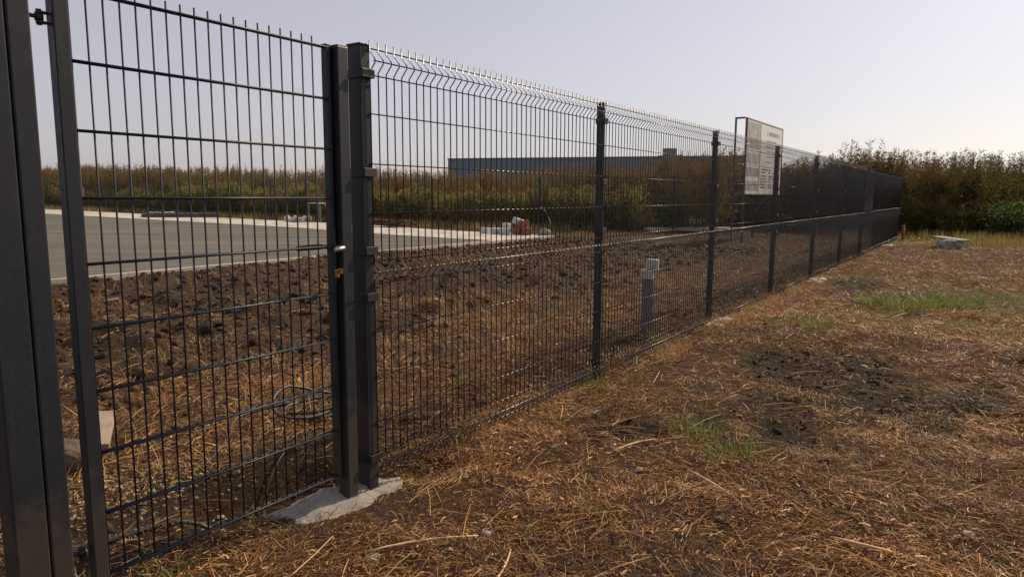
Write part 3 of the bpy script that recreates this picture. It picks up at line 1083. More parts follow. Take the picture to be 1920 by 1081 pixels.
# trestle with stones beneath
tr = empty('trestle', F(18.5, 21.45, vz(21.45)), TH + math.pi / 2)
tag(tr, 'pale trestle table with thin legs on the verge near the gate post', 'trestle')
MB().box(-.42, .36, -.30, .30, .76, .795, .005).build('top', M['offwhite'], tr)
for x in (-.38, .30):
    for y in (-.3, .25):
        MB().box(x, x + .05, y, y + .05, 0, .759, .004).build('leg', M['greypost'], tr)
MB().tube([(-.34, -.3, .05), (.02, -.3, .74)], .022, 6).build('brace', M['plank'], tr)
b = MB()
for i in range(14): b.lump((random.uniform(-.5, .5), random.uniform(-.25, .25), random.uniform(.03, .14)), random.uniform(.08, .16), 300 + i, 1, .35)
o = b.build('rubble_heap', M['block'], None, F(17.99, 22.21, vz(21.6)), (0, 0, TH))
tag(o, 'small heap of pale rubble beside the trestle', 'rubble')

pts = [(0, 0, 0), (.0, -.02, .25), (0, -.10, .50), (0, -.24, .72), (0, -.42, .86)]
b = MB(); b.tube([(x, -y, z) for x, y, z in pts], .010, 6)
o = b.build('bent_pipe', M['greypost'], None, F(16.31, 8.66, vz(9.35)), (0, 0, TH))
tag(o, 'thin bent pale grey pipe standing out of the soil right of the brick heap', 'pipe')
o = MB().box(-1.5, 1.5, -.35, .35, -.05, .05, .01).build('concrete_slab', M['concrete_pale'], None, F(20.7, 5.9, gz(20.7, 5.9) + .11), (0, 0, TH - .75))
tag(o, 'pale concrete slab lying before the weeds behind the third bay', 'slab')



# ---------------------------------------------------------------- warehouse
def warehouse():
    a = Vector((-11.7, 130.0, 0)); b = Vector((42.0, 116.0, 0))
    d = (b - a); L_ = d.length
    rz = math.atan2(d.y, d.x)
    root = empty('warehouse', a, rz)
    tag(root, 'long low blue grey warehouse behind the weeds on the horizon', 'warehouse')
    MB().box(0, L_, 0, 40, 0, 7.72, .02).build('wall', M['wh_wall'], root)
    # tall cladding panels with joints
    pmesh = MB().box(0.03, 1.97, -.06, -.004, 0.3, 7.2, .01).mesh('panel', M['wh_wall'])
    for i in range(int(L_ / 2)): link_mesh('panel', pmesh, root, (i * 2.0, 0, 0))
    MB().box(-.1, L_ + .1, -.12, 40.1, 7.721, 7.88, .02).build('parapet', M['wh_cap'], root)
    MB().box(38.0, 40.3, 1.5, 4, 7.881, 9.25, .03).build('roof_unit', M['wh_cap'], root)
    MB().box(37.3, 41.3, 1.0, 4.6, 7.8805, 8.08, .03).build('roof_curb', M['wh_cap'], root)


M['wh_wall'] = simple('blue_grey_cladding', (0.15, 0.19, 0.225), 0.6, 0.08, .3, 0)
M['wh_cap'] = simple('grey_flashing', (0.19, 0.23, 0.28), 0.6, 0.08, .5, 0)
warehouse()


# ---------------------------------------------------------------- straw, dead grass, green grass, clods
STRAW = [(0.62, 0.40, 0.16, 3.2), (0.72, 0.53, 0.27, 1.6), (0.45, 0.25, 0.088, 4.0), (0.24, 0.115, 0.042, 4.2), (0.11, 0.053, 0.024, 4.5), (0.050, 0.028, 0.016, 3.5), (0.28, 0.21, 0.08, 1.2)]
REDSTRAW = [(0.50, 0.285, 0.108, 3.0), (0.35, 0.172, 0.062, 4), (0.20, 0.090, 0.034, 4.5), (0.090, 0.044, 0.019, 3.5), (0.54, 0.37, 0.18, 0.8), (0.22, 0.185, 0.050, 4)]
GREEN = [(0.135, 0.195, 0.036, 3), (0.20, 0.235, 0.048, 2), (0.27, 0.25, 0.07, 1.5), (0.09, 0.145, 0.028, 2)]


def onsoil(s, u, z=0.0):
    x, y = Fn(s, u)
    return np.stack([x, y, gh(s, u) + z], 1)


def litter():
    parts = []
    for (n, r0, r1, l0, l1, w0, w1, K, pal) in (
            (255000, 1.7, 5.0, 0.012, 0.085, 0.0012, 0.0036, 2, STRAW),
            (210000, 4.6, 9.0, 0.025, 0.12, 0.0022, 0.0054, 2, STRAW),
            (122000, 8.5, 16.0, 0.05, 0.16, 0.0035, 0.0075, 1, REDSTRAW),
            (90000, 15.5, 30.0, 0.07, 0.22, 0.006, 0.012, 1, REDSTRAW)):
        s, u = wedge(n, r0, r1)
        n = len(s)
        keep = ~lot_mask(s, u, 0.05) & (s < 26)
        dens = 0.78 + 0.9 * vnoise(s, u, 0.5, 41) + 0.5 * vnoise(s, u, 0.16, 42)
        bare = sstep(0.10, 0.40, vnoise(s, u, 0.9, 45) + .35 * vnoise(s, u, .3, 46))
        dens = dens * (1 - 0.72 * bare)
        dens = dens * (1 - 0.35 * char(s, u))
        dens = np.where((u + .9 * vnoise(s, u, 1.6, 8) > 2.2) & (s < 15), dens * 0.13, np.where(u > 0.2, dens * 0.42, dens))
        keep &= rng.uniform(0, 1, n) < dens
        foot = ((s + 0.09) / .30) ** 2 + ((u - .03 + .19 * (s + .09)) / .115) ** 2 < 1 - .9 * vnoise(s, u, .12, 91)
        keep &= ~foot
        s, u = s[keep], u[keep]
        m = len(s)
        L = l0 + (l1 - l0) * rng.uniform(0, 1, m) ** 2.2
        W = rng.uniform(w0, w1, m) * (0.6 + 0.8 * rng.uniform(0, 1, m) ** 3)
        chip = rng.uniform(0, 1, m) < .13
        L = np.where(chip, L * .45 + l0 * .5, L)
        W = np.where(chip, W * rng.uniform(1.6, 3.2, m), W)
        # mown straw lies in locally combed swaths
        yaw0 = 6.3 * vnoise(s, u, 0.55, 48) * 1.6
        yaw = yaw0 + rng.normal(0, 0.9, m)
        el = np.abs(rng.normal(0.10, 0.26, m))
        heap = np.clip(0.5 + 1.6 * vnoise(s, u, .22, 47), 0, 1)
        P = onsoil(s, u, rng.uniform(0.001, 0.012, m) + 0.055 * heap ** 1.5 * rng.uniform(0, 1, m))
        C = pick(pal, m, 0.22)
        dark = vnoise(s, u, 0.8, 49)
        C = C * (1 + 0.75 * dark)[:, None]
        ch = char(s, u) * (rng.uniform(0, 1, m) < .90)
        C = C * (1 - 0.78 * ch)[:, None] * np.array([.93, .88, .86])
        parts.append(ribbons(P, yaw, el, L, W, C, K, bend=rng.normal(-0.25, 0.5, m) - el, ybend=rng.normal(0, 0.55, m), roll=rng.normal(0, 0.6, m), taper=(1, .55)))
    V, Q, C = join_parts(parts)
    o = link_mesh('straw_litter', np_mesh('straw_litter', V, Q, C, M['straw']))
    tag(o, 'cut brown and golden straw lying over the ground', None, None, 'stuff')


litter()


def stalks():
    """thicker cut stalks, as thin tubes of three sides"""
    s1, u1 = wedge(2600, 1.8, 5.5)
    s2, u2 = wedge(1700, 5, 12)
    s, u = np.concatenate([s1, s2]), np.concatenate([u1, u2])
    keep = (u < 3.2) & (((s + 0.12) / .5) ** 2 + ((u + .04) / .2) ** 2 > 1) & (rng.uniform(0, 1, len(s)) > .6 * char(s, u)) & (rng.uniform(0, 1, len(s)) < np.where(u > .1, .5, 1))
    s, u = s[keep], u[keep]
    m = len(s)
    L = 0.05 + 0.26 * rng.uniform(0, 1, m) ** 2.6
    W = rng.uniform(0.0020, 0.0045, m)
    yaw = rng.uniform(0, 6.28, m)
    el = np.abs(rng.normal(0.03, 0.12, m))
    P = onsoil(s, u, 0.008 + rng.uniform(0, .012, m))
    C = pick([(0.55, 0.36, 0.15, 2), (0.46, 0.28, 0.11, 3), (0.34, 0.19, 0.075, 3)], m, .15)
    parts = []
    for rl in (0.0, 2.094, 4.189):
        a = np.stack([-np.sin(yaw), np.cos(yaw), np.zeros(m)], 1)
        d = np.stack([np.cos(yaw) * np.cos(el), np.sin(yaw) * np.cos(el), np.sin(el)], 1)
        b = np.cross(d, a)
        off = (a * math.cos(rl) + b * math.sin(rl)) * (W * .29)[:, None]
        parts.append(ribbons(P + off, yaw, el, L, W, C, 2, bend=-el * 1.3, ybend=(yaw * 37 % 1 - .5) * .5, roll=np.full(m, rl + math.pi / 2), taper=(1, .7)))
    V, Q, C = join_parts(parts)
    tag(link_mesh('straw_stalks', np_mesh('straw_stalks', V, Q, C, M['straw'])), 'thicker pale cut stalks among the straw', None, None, 'stuff')


stalks()


def blades(s, u, n_per, spread, h0, h1, w0, w1, pal, lean=0.5, K=3, bend=0.9, jit=.15):
    """tufts: n_per blades about every centre"""
    N = len(s) * n_per
    cs, cu = np.repeat(s, n_per), np.repeat(u, n_per)
    ang = rng.uniform(0, 6.28, N)
    rad = spread * np.sqrt(rng.uniform(0, 1, N))
    ss, uu = cs + rad * np.cos(ang), cu + rad * np.sin(ang)
    P = onsoil(ss, uu, -0.004)
    yaw = np.arctan2(*( (Fn(ss, uu)[1] - Fn(cs, cu)[1]), (Fn(ss, uu)[0] - Fn(cs, cu)[0]) )) + rng.normal(0, .8, N)
    el = np.pi / 2 - np.abs(rng.normal(lean * .6, lean * .5, N))
    L = h0 + (h1 - h0) * rng.uniform(0, 1, N) ** 1.5
    W = rng.uniform(w0, w1, N)
    C = pick(pal, N, jit)
    return ribbons(P, yaw, el, L, W, C, K, bend=-np.abs(rng.normal(bend * .7, bend * .5, N)), ybend=rng.normal(0, .35, N), roll=rng.normal(0, .4, N), taper=(1, .12))


def dead_grass():
    parts = []
    # pale tufts inside the fence, behind the gate and the first bays
    s, u = wedge(2600, 3.2, 14)
    d = vnoise(s, u, .8, 51) + .5 * vnoise(s, u, .3, 52)
    k = (u > 0.7) & (u < 4.2) & (s < 18) & (d > 0.02)
    parts.append(blades(s[k], u[k], 12, .08, .05, .20, .0022, .0045, [(0.50, .33, .15, 3), (.40, .24, .10, 3), (.26, .14, .06, 2), (.6, .45, .24, 1)], 1.5, 3, 1.0))
    s, u = wedge(1300, 3.4, 11)
    d = vnoise(s, u, 1.1, 57) + .5 * vnoise(s, u, .35, 58)
    k = (u > 0.7) & (u + .9 * vnoise(s, u, 1.6, 8) < 2.7) & (s < 9) & (d > .02)
    parts.append(blades(s[k], u[k], 18, .10, .08, .26, .0026, .0052, [(0.52, .33, .14, 3), (.42, .24, .09, 3), (.30, .16, .06, 2), (.62, .46, .24, 1)], 1.7, 3, 1.2))
    s, u = wedge(1500, 5, 22)
    k = (u > 4.2) & (u < 7.9) & (s < 16.5)
    parts.append(blades(s[k], u[k], 9, .08, .05, .22, .004, .008, [(0.42, .27, .12, 3), (.30, .18, .08, 3), (.16, .12, .05, 1)], .9, 2, 1.0))
    s = rng.uniform(0.5, 9, 420); u = rng.normal(-.20, .09, 420)
    k = vnoise(s, s * 0, .5, 59) > .0
    parts.append(blades(s[k], u[k], 16, .07, .05, .22, .0022, .0042, [(0.56, .38, .18, 3), (.44, .27, .11, 3), (.30, .17, .07, 2)], 1.1, 3, .9))
    # brown standing stubble on the road side
    s, u = wedge(4200, 2.2, 9)
    k = (u < -.12) & (rng.uniform(0, 1, len(s)) > .8 * char(s, u)) & (vnoise(s, u, .7, 53) > -.12)
    parts.append(blades(s[k], u[k], 8, .05, .02, .085, .0016, .0032, STRAW, 1.0, 2, 1.0))
    s, u = wedge(6500, 8, 26)
    k = (u < -.1) & (s < 26.5) & (vnoise(s, u, 1.5, 54) > -.2)
    parts.append(blades(s[k], u[k], 7, .10, .03, .12, .004, .009, REDSTRAW, .9, 1, .8))
    # right beyond the bays, inside
    s, u = wedge(2600, 12, 30)
    k = (u > .2) & (u < 9.5) & (s > 8) & (s < 22) & ~lot_mask(s, u, .1)
    parts.append(blades(s[k], u[k], 8, .12, .05, .22, .006, .012, [(.36, .22, .10, 3), (.24, .15, .06, 3), (.16, .15, .05, 2)], .8, 1, .8))
    V, Q, C = join_parts([p for p in parts])
    tag(link_mesh('dead_grass', np_mesh('dead_grass', V, Q, C, M['straw'])), 'dry standing grass and stubble', None, None, 'stuff')


def ribbon_pad(parts): return parts


dead_grass()


def green_grass():
    parts = []
    s, u = wedge(5200, 6, 27)
    d = vnoise(s, u, 1.4, 21) + .5 * vnoise(s, u, 5.0, 22)
    k = (u < -.5) & (s > 4.5) & (d > -.02) & (s < 26)
    parts.append(blades(s[k], u[k], 9, .09, .04, .15, .004, .0075, GREEN + [(.33, .25, .09, 3)], .8, 2, .8))
    s, u = wedge(1500, 2.3, 9)
    k = (u < -.2) & (vnoise(s, u, .6, 61) > .12)
    parts.append(blades(s[k], u[k], 7, .03, .02, .075, .0018, .0034, GREEN, .9, 2, .9))
    s, u = wedge(500, 3.2, 12)
    k = (u > .1) & (u < 4) & (vnoise(s, u, .8, 62) > .2)
    parts.append(blades(s[k], u[k], 9, .05, .04, .13, .003, .006, GREEN, .8, 2, .8))
    # yellow green strip at the foot of the weeds
    n = 9000
    s, u = rng.uniform(18.2, 24.8, n), rng.uniform(-7, 52, n)
    k = np.where(u > 9, (s > verge_s1(u) + .15) & (s < 20.6), s > 21.5) & (vnoise(s, u, 1.6, 63) > -.15)
    parts.append(blades(s[k], u[k], 8, .14, .08, .36, .010, .02, [(.19, .21, .05, 2), (.38, .29, .11, 3), (.28, .18, .07, 3)], .55, 1, .5))
    # bright rise on the far right
    n = 1300
    s, u = rng.uniform(19.5, 25.6, n), rng.uniform(-8, -1.6, n)
    parts.append(blades(s, u, 9, .14, .10, .34, .010, .018, [(.30, .27, .08, 3), (.26, .18, .07, 3), (.17, .19, .05, 2)], .6, 1, .5))
    V, Q, C = join_parts(parts)
    tag(link_mesh('green_grass', np_mesh('green_grass', V, Q, C, M['grass'])), 'sparse green and yellow grass', None, None, 'stuff')


green_grass()

TUFTS = [(1.44, -1.01, 210, .14, .04, .13, 'bright green grass tuft among the straw in the middle foreground'),
         (1.20, -1.28, 200, .15, .05, .15, 'yellowing grass tuft just below the bright green one'),
         (6.89, -1.48, 620, .40, .06, .20, 'widest bright green grass patch on the open ground at the right'),
         (7.63, -1.93, 480, .40, .06, .18, 'green grass patch right behind the widest green patch'),
         (5.02, -0.93, 110, .16, .05, .14, 'low green grass tuft left of the wide green patch'),
         (2.07, -0.10, 70, .06, .04, .14, 'fresh green tuft at the fence foot left of the second post'),
         (3.44, 0.01, 26, .025, .12, .26, 'upright green weed growing through the mesh near the marker post'),
         (-0.93, -0.03, 46, .09, .06, .20, 'straggly green tuft under the gate at its hinge side'),
         (-0.62, -1.25, 40, .05, .03, .10, 'small dark green tuft at the bottom centre of the photo'),
         (0.20, -0.11, 16, .012, .05, .13, 'tiny yellow green sprout growing beside the concrete footing'),
         (1.52, 0.59, 70, .08, .04, .12, 'green tuft on the soil just inside the first bay'),
         (0.27, -0.99, 46, .05, .03, .09, 'small green sprig in the straw left of the yellowing tuft')]
for (s, u, n, sp, h0, h1, lb) in TUFTS:
    V, Q, C = blades(np.array([s]), np.array([u]), n, sp, h0, h1, .0028 if s < 4 else .005, .0055 if s < 4 else .009, GREEN, .7, 3, .8)
    o0 = F(s, u, gz(s, u))
    o = link_mesh('grass_tuft', np_mesh('grass_tuft', V - np.array(o0[:]), Q, C, M['grass']), None, o0)
    tag(o, lb, 'grass tuft', 'green tufts in the dry ground')

DS = [(0.75, -1.35, .36, 1.0, 'broad pale leaf stalk lying below the green tuft'), (1.04, -0.82, .34, 2.9, 'long bent straw stalk left of the green tuft'),
      (-0.31, -0.58, .42, 2.55, 'long brown stalk lying right of the footing'), (-0.35, -0.96, .34, 0.2, 'dark slanting stalk in the lower middle'),
      (-0.61, -1.37, .30, 2.1, 'thin yellow stalk lying along the bottom edge'), (0.51, -1.97, .26, 1.7, 'pale curved stalk in the straw at the lower right')]
for (s, u, L_, an, lb) in DS:
    b = MB()
    pts = []
    for k in range(6):
        t = k / 5 - .5
        pts.append((t * L_ * math.cos(an) - .10 * L_ * t * t * math.sin(an), t * L_ * math.sin(an) + .3 * L_ * t * t * math.cos(an), .012 + .02 * (t + .5)))
    b.tube(pts, [.0035, .0045, .005, .0045, .0038, .002], 6)
    if 'broad' in lb:
        b.box(-.09, .02, -.013, .013, .012, .015, .001, Matrix.Rotation(an, 4, 'Z'))
    o = b.build('dry_stalk', M['straw_stalk'], None, F(s, u, gz(s, u) + .004), (0, 0, TH))
    tag(o, lb, 'dry stalk', 'single stalks on the straw')


def crumbs():
    """earth clods on the dug strip and crumbs elsewhere, joined"""
    t = (1 + 5 ** .5) / 2
    ico = np.array([(-1, t, 0), (1, t, 0), (-1, -t, 0), (1, -t, 0), (0, -1, t), (0, 1, t), (0, -1, -t), (0, 1, -t), (t, 0, -1), (t, 0, 1), (-t, 0, -1), (-t, 0, 1)]) / math.sqrt(1 + t * t)
    fc = np.array([(0, 11, 5), (0, 5, 1), (0, 1, 7), (0, 7, 10), (0, 10, 11), (1, 5, 9), (5, 11, 4), (11, 10, 2), (10, 7, 6), (7, 1, 8), (3, 9, 4), (3, 4, 2), (3, 2, 6), (3, 6, 8), (3, 8, 9), (4, 9, 5), (2, 4, 11), (6, 2, 10), (8, 6, 7), (9, 8, 1)])
    S, U, SZ = [], [], []
    s, u = wedge(42000, 4, 24); k = (u + .9 * vnoise(s, u, 1.6, 8) > 1.9) & (u < 7.95) & (s < 15.5); s, u = s[k], u[k]
    S.append(s); U.append(u); SZ.append(.008 + .048 * rng.uniform(0, 1, len(s)) ** 4.0)
    s, u = wedge(9000, 2.4, 10); k = (u > .25) & (u < 4.2); s, u = s[k], u[k]
    S.append(s); U.append(u); SZ.append(.004 + .024 * rng.uniform(0, 1, len(s)) ** 5)
    s, u = wedge(1800, 2.0, 7); k = (u < 0); s, u = s[k], u[k]
    S.append(s); U.append(u); SZ.append(.002 + .008 * rng.uniform(0, 1, len(s)) ** 4)
    s, u = wedge(18000, 2.5, 9); k = (u < 0) & (rng.uniform(0, 1, len(s)) < char(s, u)); s, u = s[k], u[k]
    ndark = len(s)
    S.append(s); U.append(u); SZ.append(.004 + .022 * rng.uniform(0, 1, len(s)) ** 3)
    s = rng.normal(-.75, .3, 700); u = rng.normal(.75, .22, 700); S.append(s); U.append(u); SZ.append(rng.uniform(.004, .011, 700))
    s, u, z = np.concatenate(S), np.concatenate(U), np.concatenate(SZ)
    n = len(s)
    ax = rng.uniform(.55, 1.4, (n, 1, 3)) * z[:, None, None] * np.array([1, 1, .75])
    jit = rng.uniform(.38, 1.45, (n, 12, 1))
    a = rng.uniform(0, 6.28, n)
    V = ico[None] * jit * ax
    x = V[..., 0] * np.cos(a)[:, None] - V[..., 1] * np.sin(a)[:, None]
    y = V[..., 0] * np.sin(a)[:, None] + V[..., 1] * np.cos(a)[:, None]
    V = np.stack([x, y, V[..., 2]], -1) + onsoil(s, u, z * .25)[:, None, :]
    Q = (fc[None] + 12 * np.arange(n)[:, None, None]).reshape(-1, 3)
    C = pick([(.060, .038, .026, 4), (.088, .058, .039, 3), (.040, .026, .018, 3)], n, .2)
    C[-700 - ndark:-700] = pick([(.030, .020, .014, 3), (.052, .035, .023, 3), (.085, .056, .036, 2)], ndark, .25)
    C[-700:] = pick([(.42, .35, .22, 2), (.34, .28, .19, 2), (.24, .19, .12, 2)], 700, .2)
    C = np.repeat(C, 12, 0)
    tag(link_mesh('soil_clods', np_mesh('soil_clods', V.reshape(-1, 3), Q, C, M['crumb'])), 'clods of dug brown soil', None, None, 'stuff')


crumbs()


# ---------------------------------------------------------------- tall weeds behind the lot
def leaves(P, D, L, W, C):
    """diamond leaves: base P, direction D (unit), length, width"""
    N = len(P)
    rv = rng.normal(0, 1, (N, 3))
    sd = np.cross(D, rv)
    sd /= np.linalg.norm(sd, axis=1)[:, None] + 1e-9
    mid = P + D * (L * .45)[:, None]
    V = np.stack([P, mid + sd * (W * .5)[:, None], P + D * L[:, None] + np.array([0, 0, -1]) * (L * .15)[:, None], mid - sd * (W * .5)[:, None]], 1).reshape(-1, 3)
    Q = np.arange(4 * N).reshape(N, 4)
    return V, Q, np.repeat(C, 4, 0)


def weed_proto(name, h, rust, nl, dark, leafL, leafW, seed):
    """one weed at the origin, never linked to the scene: the fields below instance it"""
    global rng
    keep, rng = rng, np.random.default_rng(seed)
    n = 5
    a = rng.uniform(0, 6.28, n)
    r = rng.uniform(0, .22, n)
    parts = []
    for i in range(n):
        hh = h * rng.uniform(.72, 1.0)
        lean, yaw = rng.normal(0, .07), rng.uniform(0, 6.28)
        ld = np.array([math.cos(yaw) * math.sin(lean), math.sin(yaw) * math.sin(lean), math.cos(lean)])
        P0 = np.array([[r[i] * math.cos(a[i]), r[i] * math.sin(a[i]), 0]])
        SC = pick([(.11, .065, .035, 2), (.09, .075, .035, 2), (.15, .09, .05, 1)], 1, .2)
        parts.append(ribbons(P0, np.array([yaw]), np.array([math.pi / 2 - lean]), np.array([hh]), np.array([.014]), SC, 1, roll=rng.uniform(0, 3, 1), taper=(1, .3)))
        # side branches carry the leaves: clusters with gaps between them
        nb = 13
        tb = np.sort(rng.uniform(.10, 1.0, nb) ** .8)
        ab = rng.uniform(0, 6.28, nb)
        lb_ = np.where(tb < .8, .10 + .26 * np.sin(np.pi * np.clip(tb, .05, .95)), .10) * rng.uniform(.5, 1.3, nb)
        N = nl
        k = rng.integers(0, nb + 3, N)
        top = k >= nb
        kk = np.minimum(k, nb - 1)
        f = rng.uniform(0, 1, N)
        bt = np.where(top, rng.uniform(.82, 1.04, N), tb[kk])
        rad = np.where(top, .035 * rng.uniform(0, 1, N) * (1.1 - bt) / .2, lb_[kk] * f)
        ang = np.where(top, rng.uniform(0, 6.28, N), ab[kk] + rng.normal(0, .25, N))
        zz = bt * hh + np.where(top, 0, f * lb_[kk] * .9)
        B = P0 + ld * zz[:, None] + np.stack([np.cos(ang) * rad, np.sin(ang) * rad, np.zeros(N)], 1)
        t_ = np.clip(zz / h, 0, 1.1)
        D = np.stack([np.cos(ang), np.sin(ang), np.where(t_ > .6, rng.uniform(.5, 2.4, N), rng.uniform(-.4, 1.1, N))], 1) + rng.normal(0, .35, (N, 3))
        D /= np.linalg.norm(D, axis=1)[:, None]
        L = rng.uniform(*leafL, N) * np.where(t_ > .75, .7, 1)
        W = rng.uniform(*leafW, N) * np.where(t_ > .75, .75, 1)
        gr = pick([(.145, .14, .038, 3), (.18, .165, .045, 3), (.11, .105, .034, 3), (.24, .205, .065, 1)], N, .2)
        br = pick([(.215, .125, .056, 4), (.175, .108, .048, 4), (.27, .185, .090, 2), (.155, .130, .050, 5)], N, .2)
        lim = 1 - rust + rng.normal(0, .09, N)
        C = np.where((t_ > lim)[:, None], br, gr) * dark
        parts.append(leaves(B, D, L, W, C))
    V, Q, C = join_parts(parts)
    rng = keep
    return bpy.data.objects.new(name, np_mesh(name, V, Q, C, M['leaf']))


def scatter(name, lb, protos, P, idx, rot, sc):
    """one stuff object: points that carry instanced plants"""
    me = bpy.data.meshes.new(name)
    me.vertices.add(len(P))
    me.vertices.foreach_set('co', np.ascontiguousarray(P, np.float32).ravel())
    for nm, ty, val in (('idx', 'INT', np.asarray(idx, np.int32)), ('rot', 'FLOAT', np.asarray(rot, np.float32)), ('sc', 'FLOAT', np.asarray(sc, np.float32))):
        at = me.attributes.new(nm, ty, 'POINT')
        at.data.foreach_set('value', val)
    o = link_mesh(name, me)
    ng = bpy.data.node_groups.new(name, 'GeometryNodeTree')
    ng.interface.new_socket('Geometry', in_out='INPUT', socket_type='NodeSocketGeometry')
    ng.interface.new_socket('Geometry', in_out='OUTPUT', socket_type='NodeSocketGeometry')
    N, Lk = ng.nodes, ng.links
    gi, go = N.new('NodeGroupInput'), N.new('NodeGroupOutput')
    jn = N.new('GeometryNodeJoinGeometry')
    for p_ in reversed(protos):
        oi = N.new('GeometryNodeObjectInfo')
        oi.inputs['Object'].default_value = p_
        oi.inputs['As Instance'].default_value = True
        Lk.new(oi.outputs['Geometry'], jn.inputs[0])
    iop = N.new('GeometryNodeInstanceOnPoints')
    iop.inputs['Pick Instance'].default_value = True

    def named(nm, ty):
        a_ = N.new('GeometryNodeInputNamedAttribute')
        a_.data_type = ty
        a_.inputs['Name'].default_value = nm
        return a_.outputs['Attribute']
    cx = N.new('ShaderNodeCombineXYZ')
    Lk.new(named('rot', 'FLOAT'), cx.inputs[2])
    Lk.new(gi.outputs[0], iop.inputs['Points'])
    Lk.new(jn.outputs[0], iop.inputs['Instance'])
    Lk.new(named('idx', 'INT'), iop.inputs['Instance Index'])
    Lk.new(cx.outputs[0], iop.inputs['Rotation'])
    Lk.new(named('sc', 'FLOAT'), iop.inputs['Scale'])
    Lk.new(iop.outputs[0], go.inputs[0])
    md = o.modifiers.new('plants', 'NODES')
    md.node_group = ng
    tag(o, lb, None, None, 'stuff')
    return o


def top_h(u):
    xs = [-8, -2.9, -2.1, -.6, 1.8, 4.0, 7.5, 8.4, 12.9, 17.5, 21.7, 25.3, 34.1, 45.7, 54.6, 64]
    hs_ = [2.55, 2.50, 2.66, 2.80, 2.86, 2.76, 2.70, 2.50, 2.28, 2.27, 2.46, 2.47, 2.70, 3.0, 3.15, 3.25]
    return np.interp(u, xs, hs_)


def field(name, lb, u0, u1, s0, s1, n, rust, dark, nl=190, seed=0):
    u = rng.uniform(u0, u1, n)
    s = s0 + (s1 - s0) * rng.uniform(0, 1, n) ** 1.2
    s = s + .8 * vnoise(u, u * 0, 2.2, 71)
    zb = gh(s, u)
    grow = 1 + .17 * vnoise(s, u, 1.6, 72) + .12 * vnoise(s, u, .5, 73) + rng.normal(0, .04, n)
    h = np.clip((top_h(u) - zb) * grow * np.interp(s, [s0, s0 + 1.2], [.80, 1.0]), .5, 4)
    cls = [.08, .22, .36, .50, .62]
    protos = []
    for c, rf in enumerate(cls):
        for v in range(3):
            protos.append(weed_proto('weed_plant', 2.5, rf, nl, dark * (1 + .12 * (v - 1)), (.045, .125), (.011, .027), seed + c * 10 + v))
    r_ = np.clip(rust(u) + .30 * vnoise(s, u, 2.5, 74) + .12 * vnoise(s, u, .6, 75), .05, .66)
    ci = np.argmin(np.abs(r_[:, None] - np.array(cls)[None]), 1)
    P = np.stack([*Fn(s, u), zb], 1)
    scatter(name, lb, protos, P, ci * 3 + rng.integers(0, 3, n), rng.uniform(0, 6.28, n), h / 2.5)


field('tall_weeds', 'tall weeds with rusty brown seed heads and green stems beyond the far fence', 5.0, 62.0, 21.0, 28.5, 1650, lambda u: np.full_like(u, .40), 1.0, seed=500)
field('thicket', 'dense dark thicket of tall weeds closing off the ground at the right', -15.0, 6.5, 24.8, 32.0, 900, lambda u: np.interp(u, [-6, -1, 6], [.08, .18, .42]), .66, seed=700)


def green_weeds():
    n = 620
    u = rng.uniform(7.5, 58, n)
    s = 19.95 + 1.2 * rng.uniform(0, 1, n)
    h = np.clip(rng.normal(1.15, .22, n) * (1 + .5 * vnoise(s, u, 2.6, 76)), .4, 1.8)
    pr = [weed_proto('weed_plant', 1.2, .02, 150, 1.25 + .2 * k, (.06, .15), (.014, .034), 900 + k) for k in range(4)]
    P = np.stack([*Fn(s, u), gh(s, u)], 1)
    scatter('green_weeds', 'lower light green weeds growing along the far fence', pr, P, rng.integers(0, 4, n), rng.uniform(0, 6.28, n), h / 1.2)


green_weeds()


def undergrowth():
    n = 420
    u = rng.uniform(-14, 6.5, n)
    s = 24.1 + 1.3 * rng.uniform(0, 1, n) + .5 * vnoise(u, u * 0, 2.2, 71)
    h = np.clip(rng.normal(.75, .2, n) * (1 + .7 * vnoise(s, u, 2.0, 77)), .3, 1.4)
    pr = [weed_proto('weed_plant', 1.0, .25 * (k % 2), 150, .62 + .16 * k, (.05, .13), (.012, .030), 950 + k) for k in range(4)]
    P = np.stack([*Fn(s, u), gh(s, u)], 1)
    scatter('undergrowth', 'low dark undergrowth at the foot of the thicket', pr, P, rng.integers(0, 4, n), rng.uniform(0, 6.28, n), h)


undergrowth()


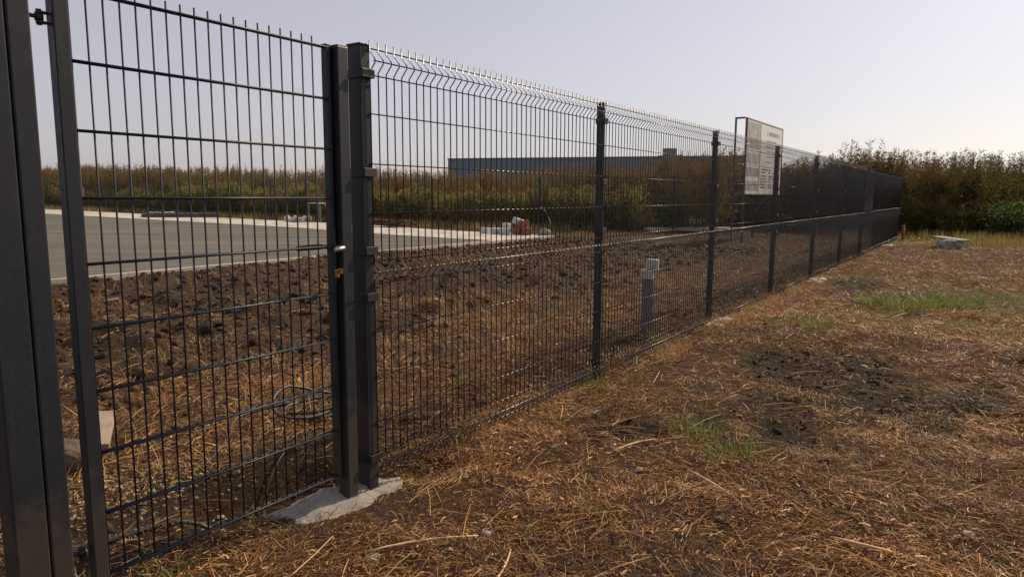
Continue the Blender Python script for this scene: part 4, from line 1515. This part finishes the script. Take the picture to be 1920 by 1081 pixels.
def shrub(s, u, h, w, n, pal, lb, leafL=(.08, .18), leafW=(.03, .06)):
    z = gz(s, u)
    root = empty('shrub', F(s, u, z))
    tag(root, lb, 'shrub', 'shrubs along the weeds')
    b = MB()
    nb = 7
    tips = []
    for k in range(nb):
        a = 6.28 * k / nb + random.uniform(-.3, .3)
        rr = w * random.uniform(.25, .6)
        tp = Vector((math.cos(a) * rr, math.sin(a) * rr, h * random.uniform(.6, .95)))
        b.tube([(0, 0, -.05), tp * .45 + Vector((0, 0, h * .12)), tp], [.025, .016, .006], 5)
        tips.append(tp)
    b.build('stem', M['rust'], root)
    k = rng.integers(0, nb, n)
    T = np.array([t[:] for t in tips])[k]
    f = rng.uniform(.15, 1.08, n)[:, None]
    P = T * f + rng.normal(0, 1, (n, 3)) * np.array([w * .22, w * .22, h * .11])
    P[:, 2] = np.clip(P[:, 2], .02, h * 1.12)
    D = rng.normal(0, 1, (n, 3)) + np.array([0, 0, .5])
    D /= np.linalg.norm(D, axis=1)[:, None]
    C = pick(pal, n, .2)
    V, Q, C = leaves(P, D, rng.uniform(*leafL, n), rng.uniform(*leafW, n), C)
    link_mesh('foliage', np_mesh('foliage', V, Q, C, M['leaf']), root)


GP = [(.065, .105, .028, 3), (.045, .08, .024, 3), (.10, .14, .04, 1)]
YP = [(.16, .18, .045, 3), (.11, .14, .035, 3), (.24, .24, .07, 1)]
shrub(23.7, -2.85, 1.3, 1.2, 1700, GP, 'leafy green shrub in front of the thicket at the right edge')
shrub(23.4, -3.6, 1.1, 1.2, 1300, YP, 'yellow green bush at the right edge of the photo, lower than its neighbour')
shrub(20.69, 18.07, 1.35, 1.5, 1700, YP, 'olive green bush beyond the far fence, right of the gate posts')
shrub(20.79, 20.77, 1.25, 1.5, 1500, YP, 'olive green bush beyond the far fence, next to the fence end post')
shrub(19.98, 9.69, 1.45, 1.0, 1300, YP, 'yellowish leafy bush behind the brick heap')
shrub(20.52, 6.49, 1.3, 1.0, 1100, GP, 'dark green bush behind the second fence post')
shrub(20.93, 37.55, 1.4, 1.3, 1100, YP, 'pale green bush beyond the lot at the far left')
shrub(20.91, 33.92, 1.2, 1.4, 1000, GP, 'green bush beyond the wrapped bundle')
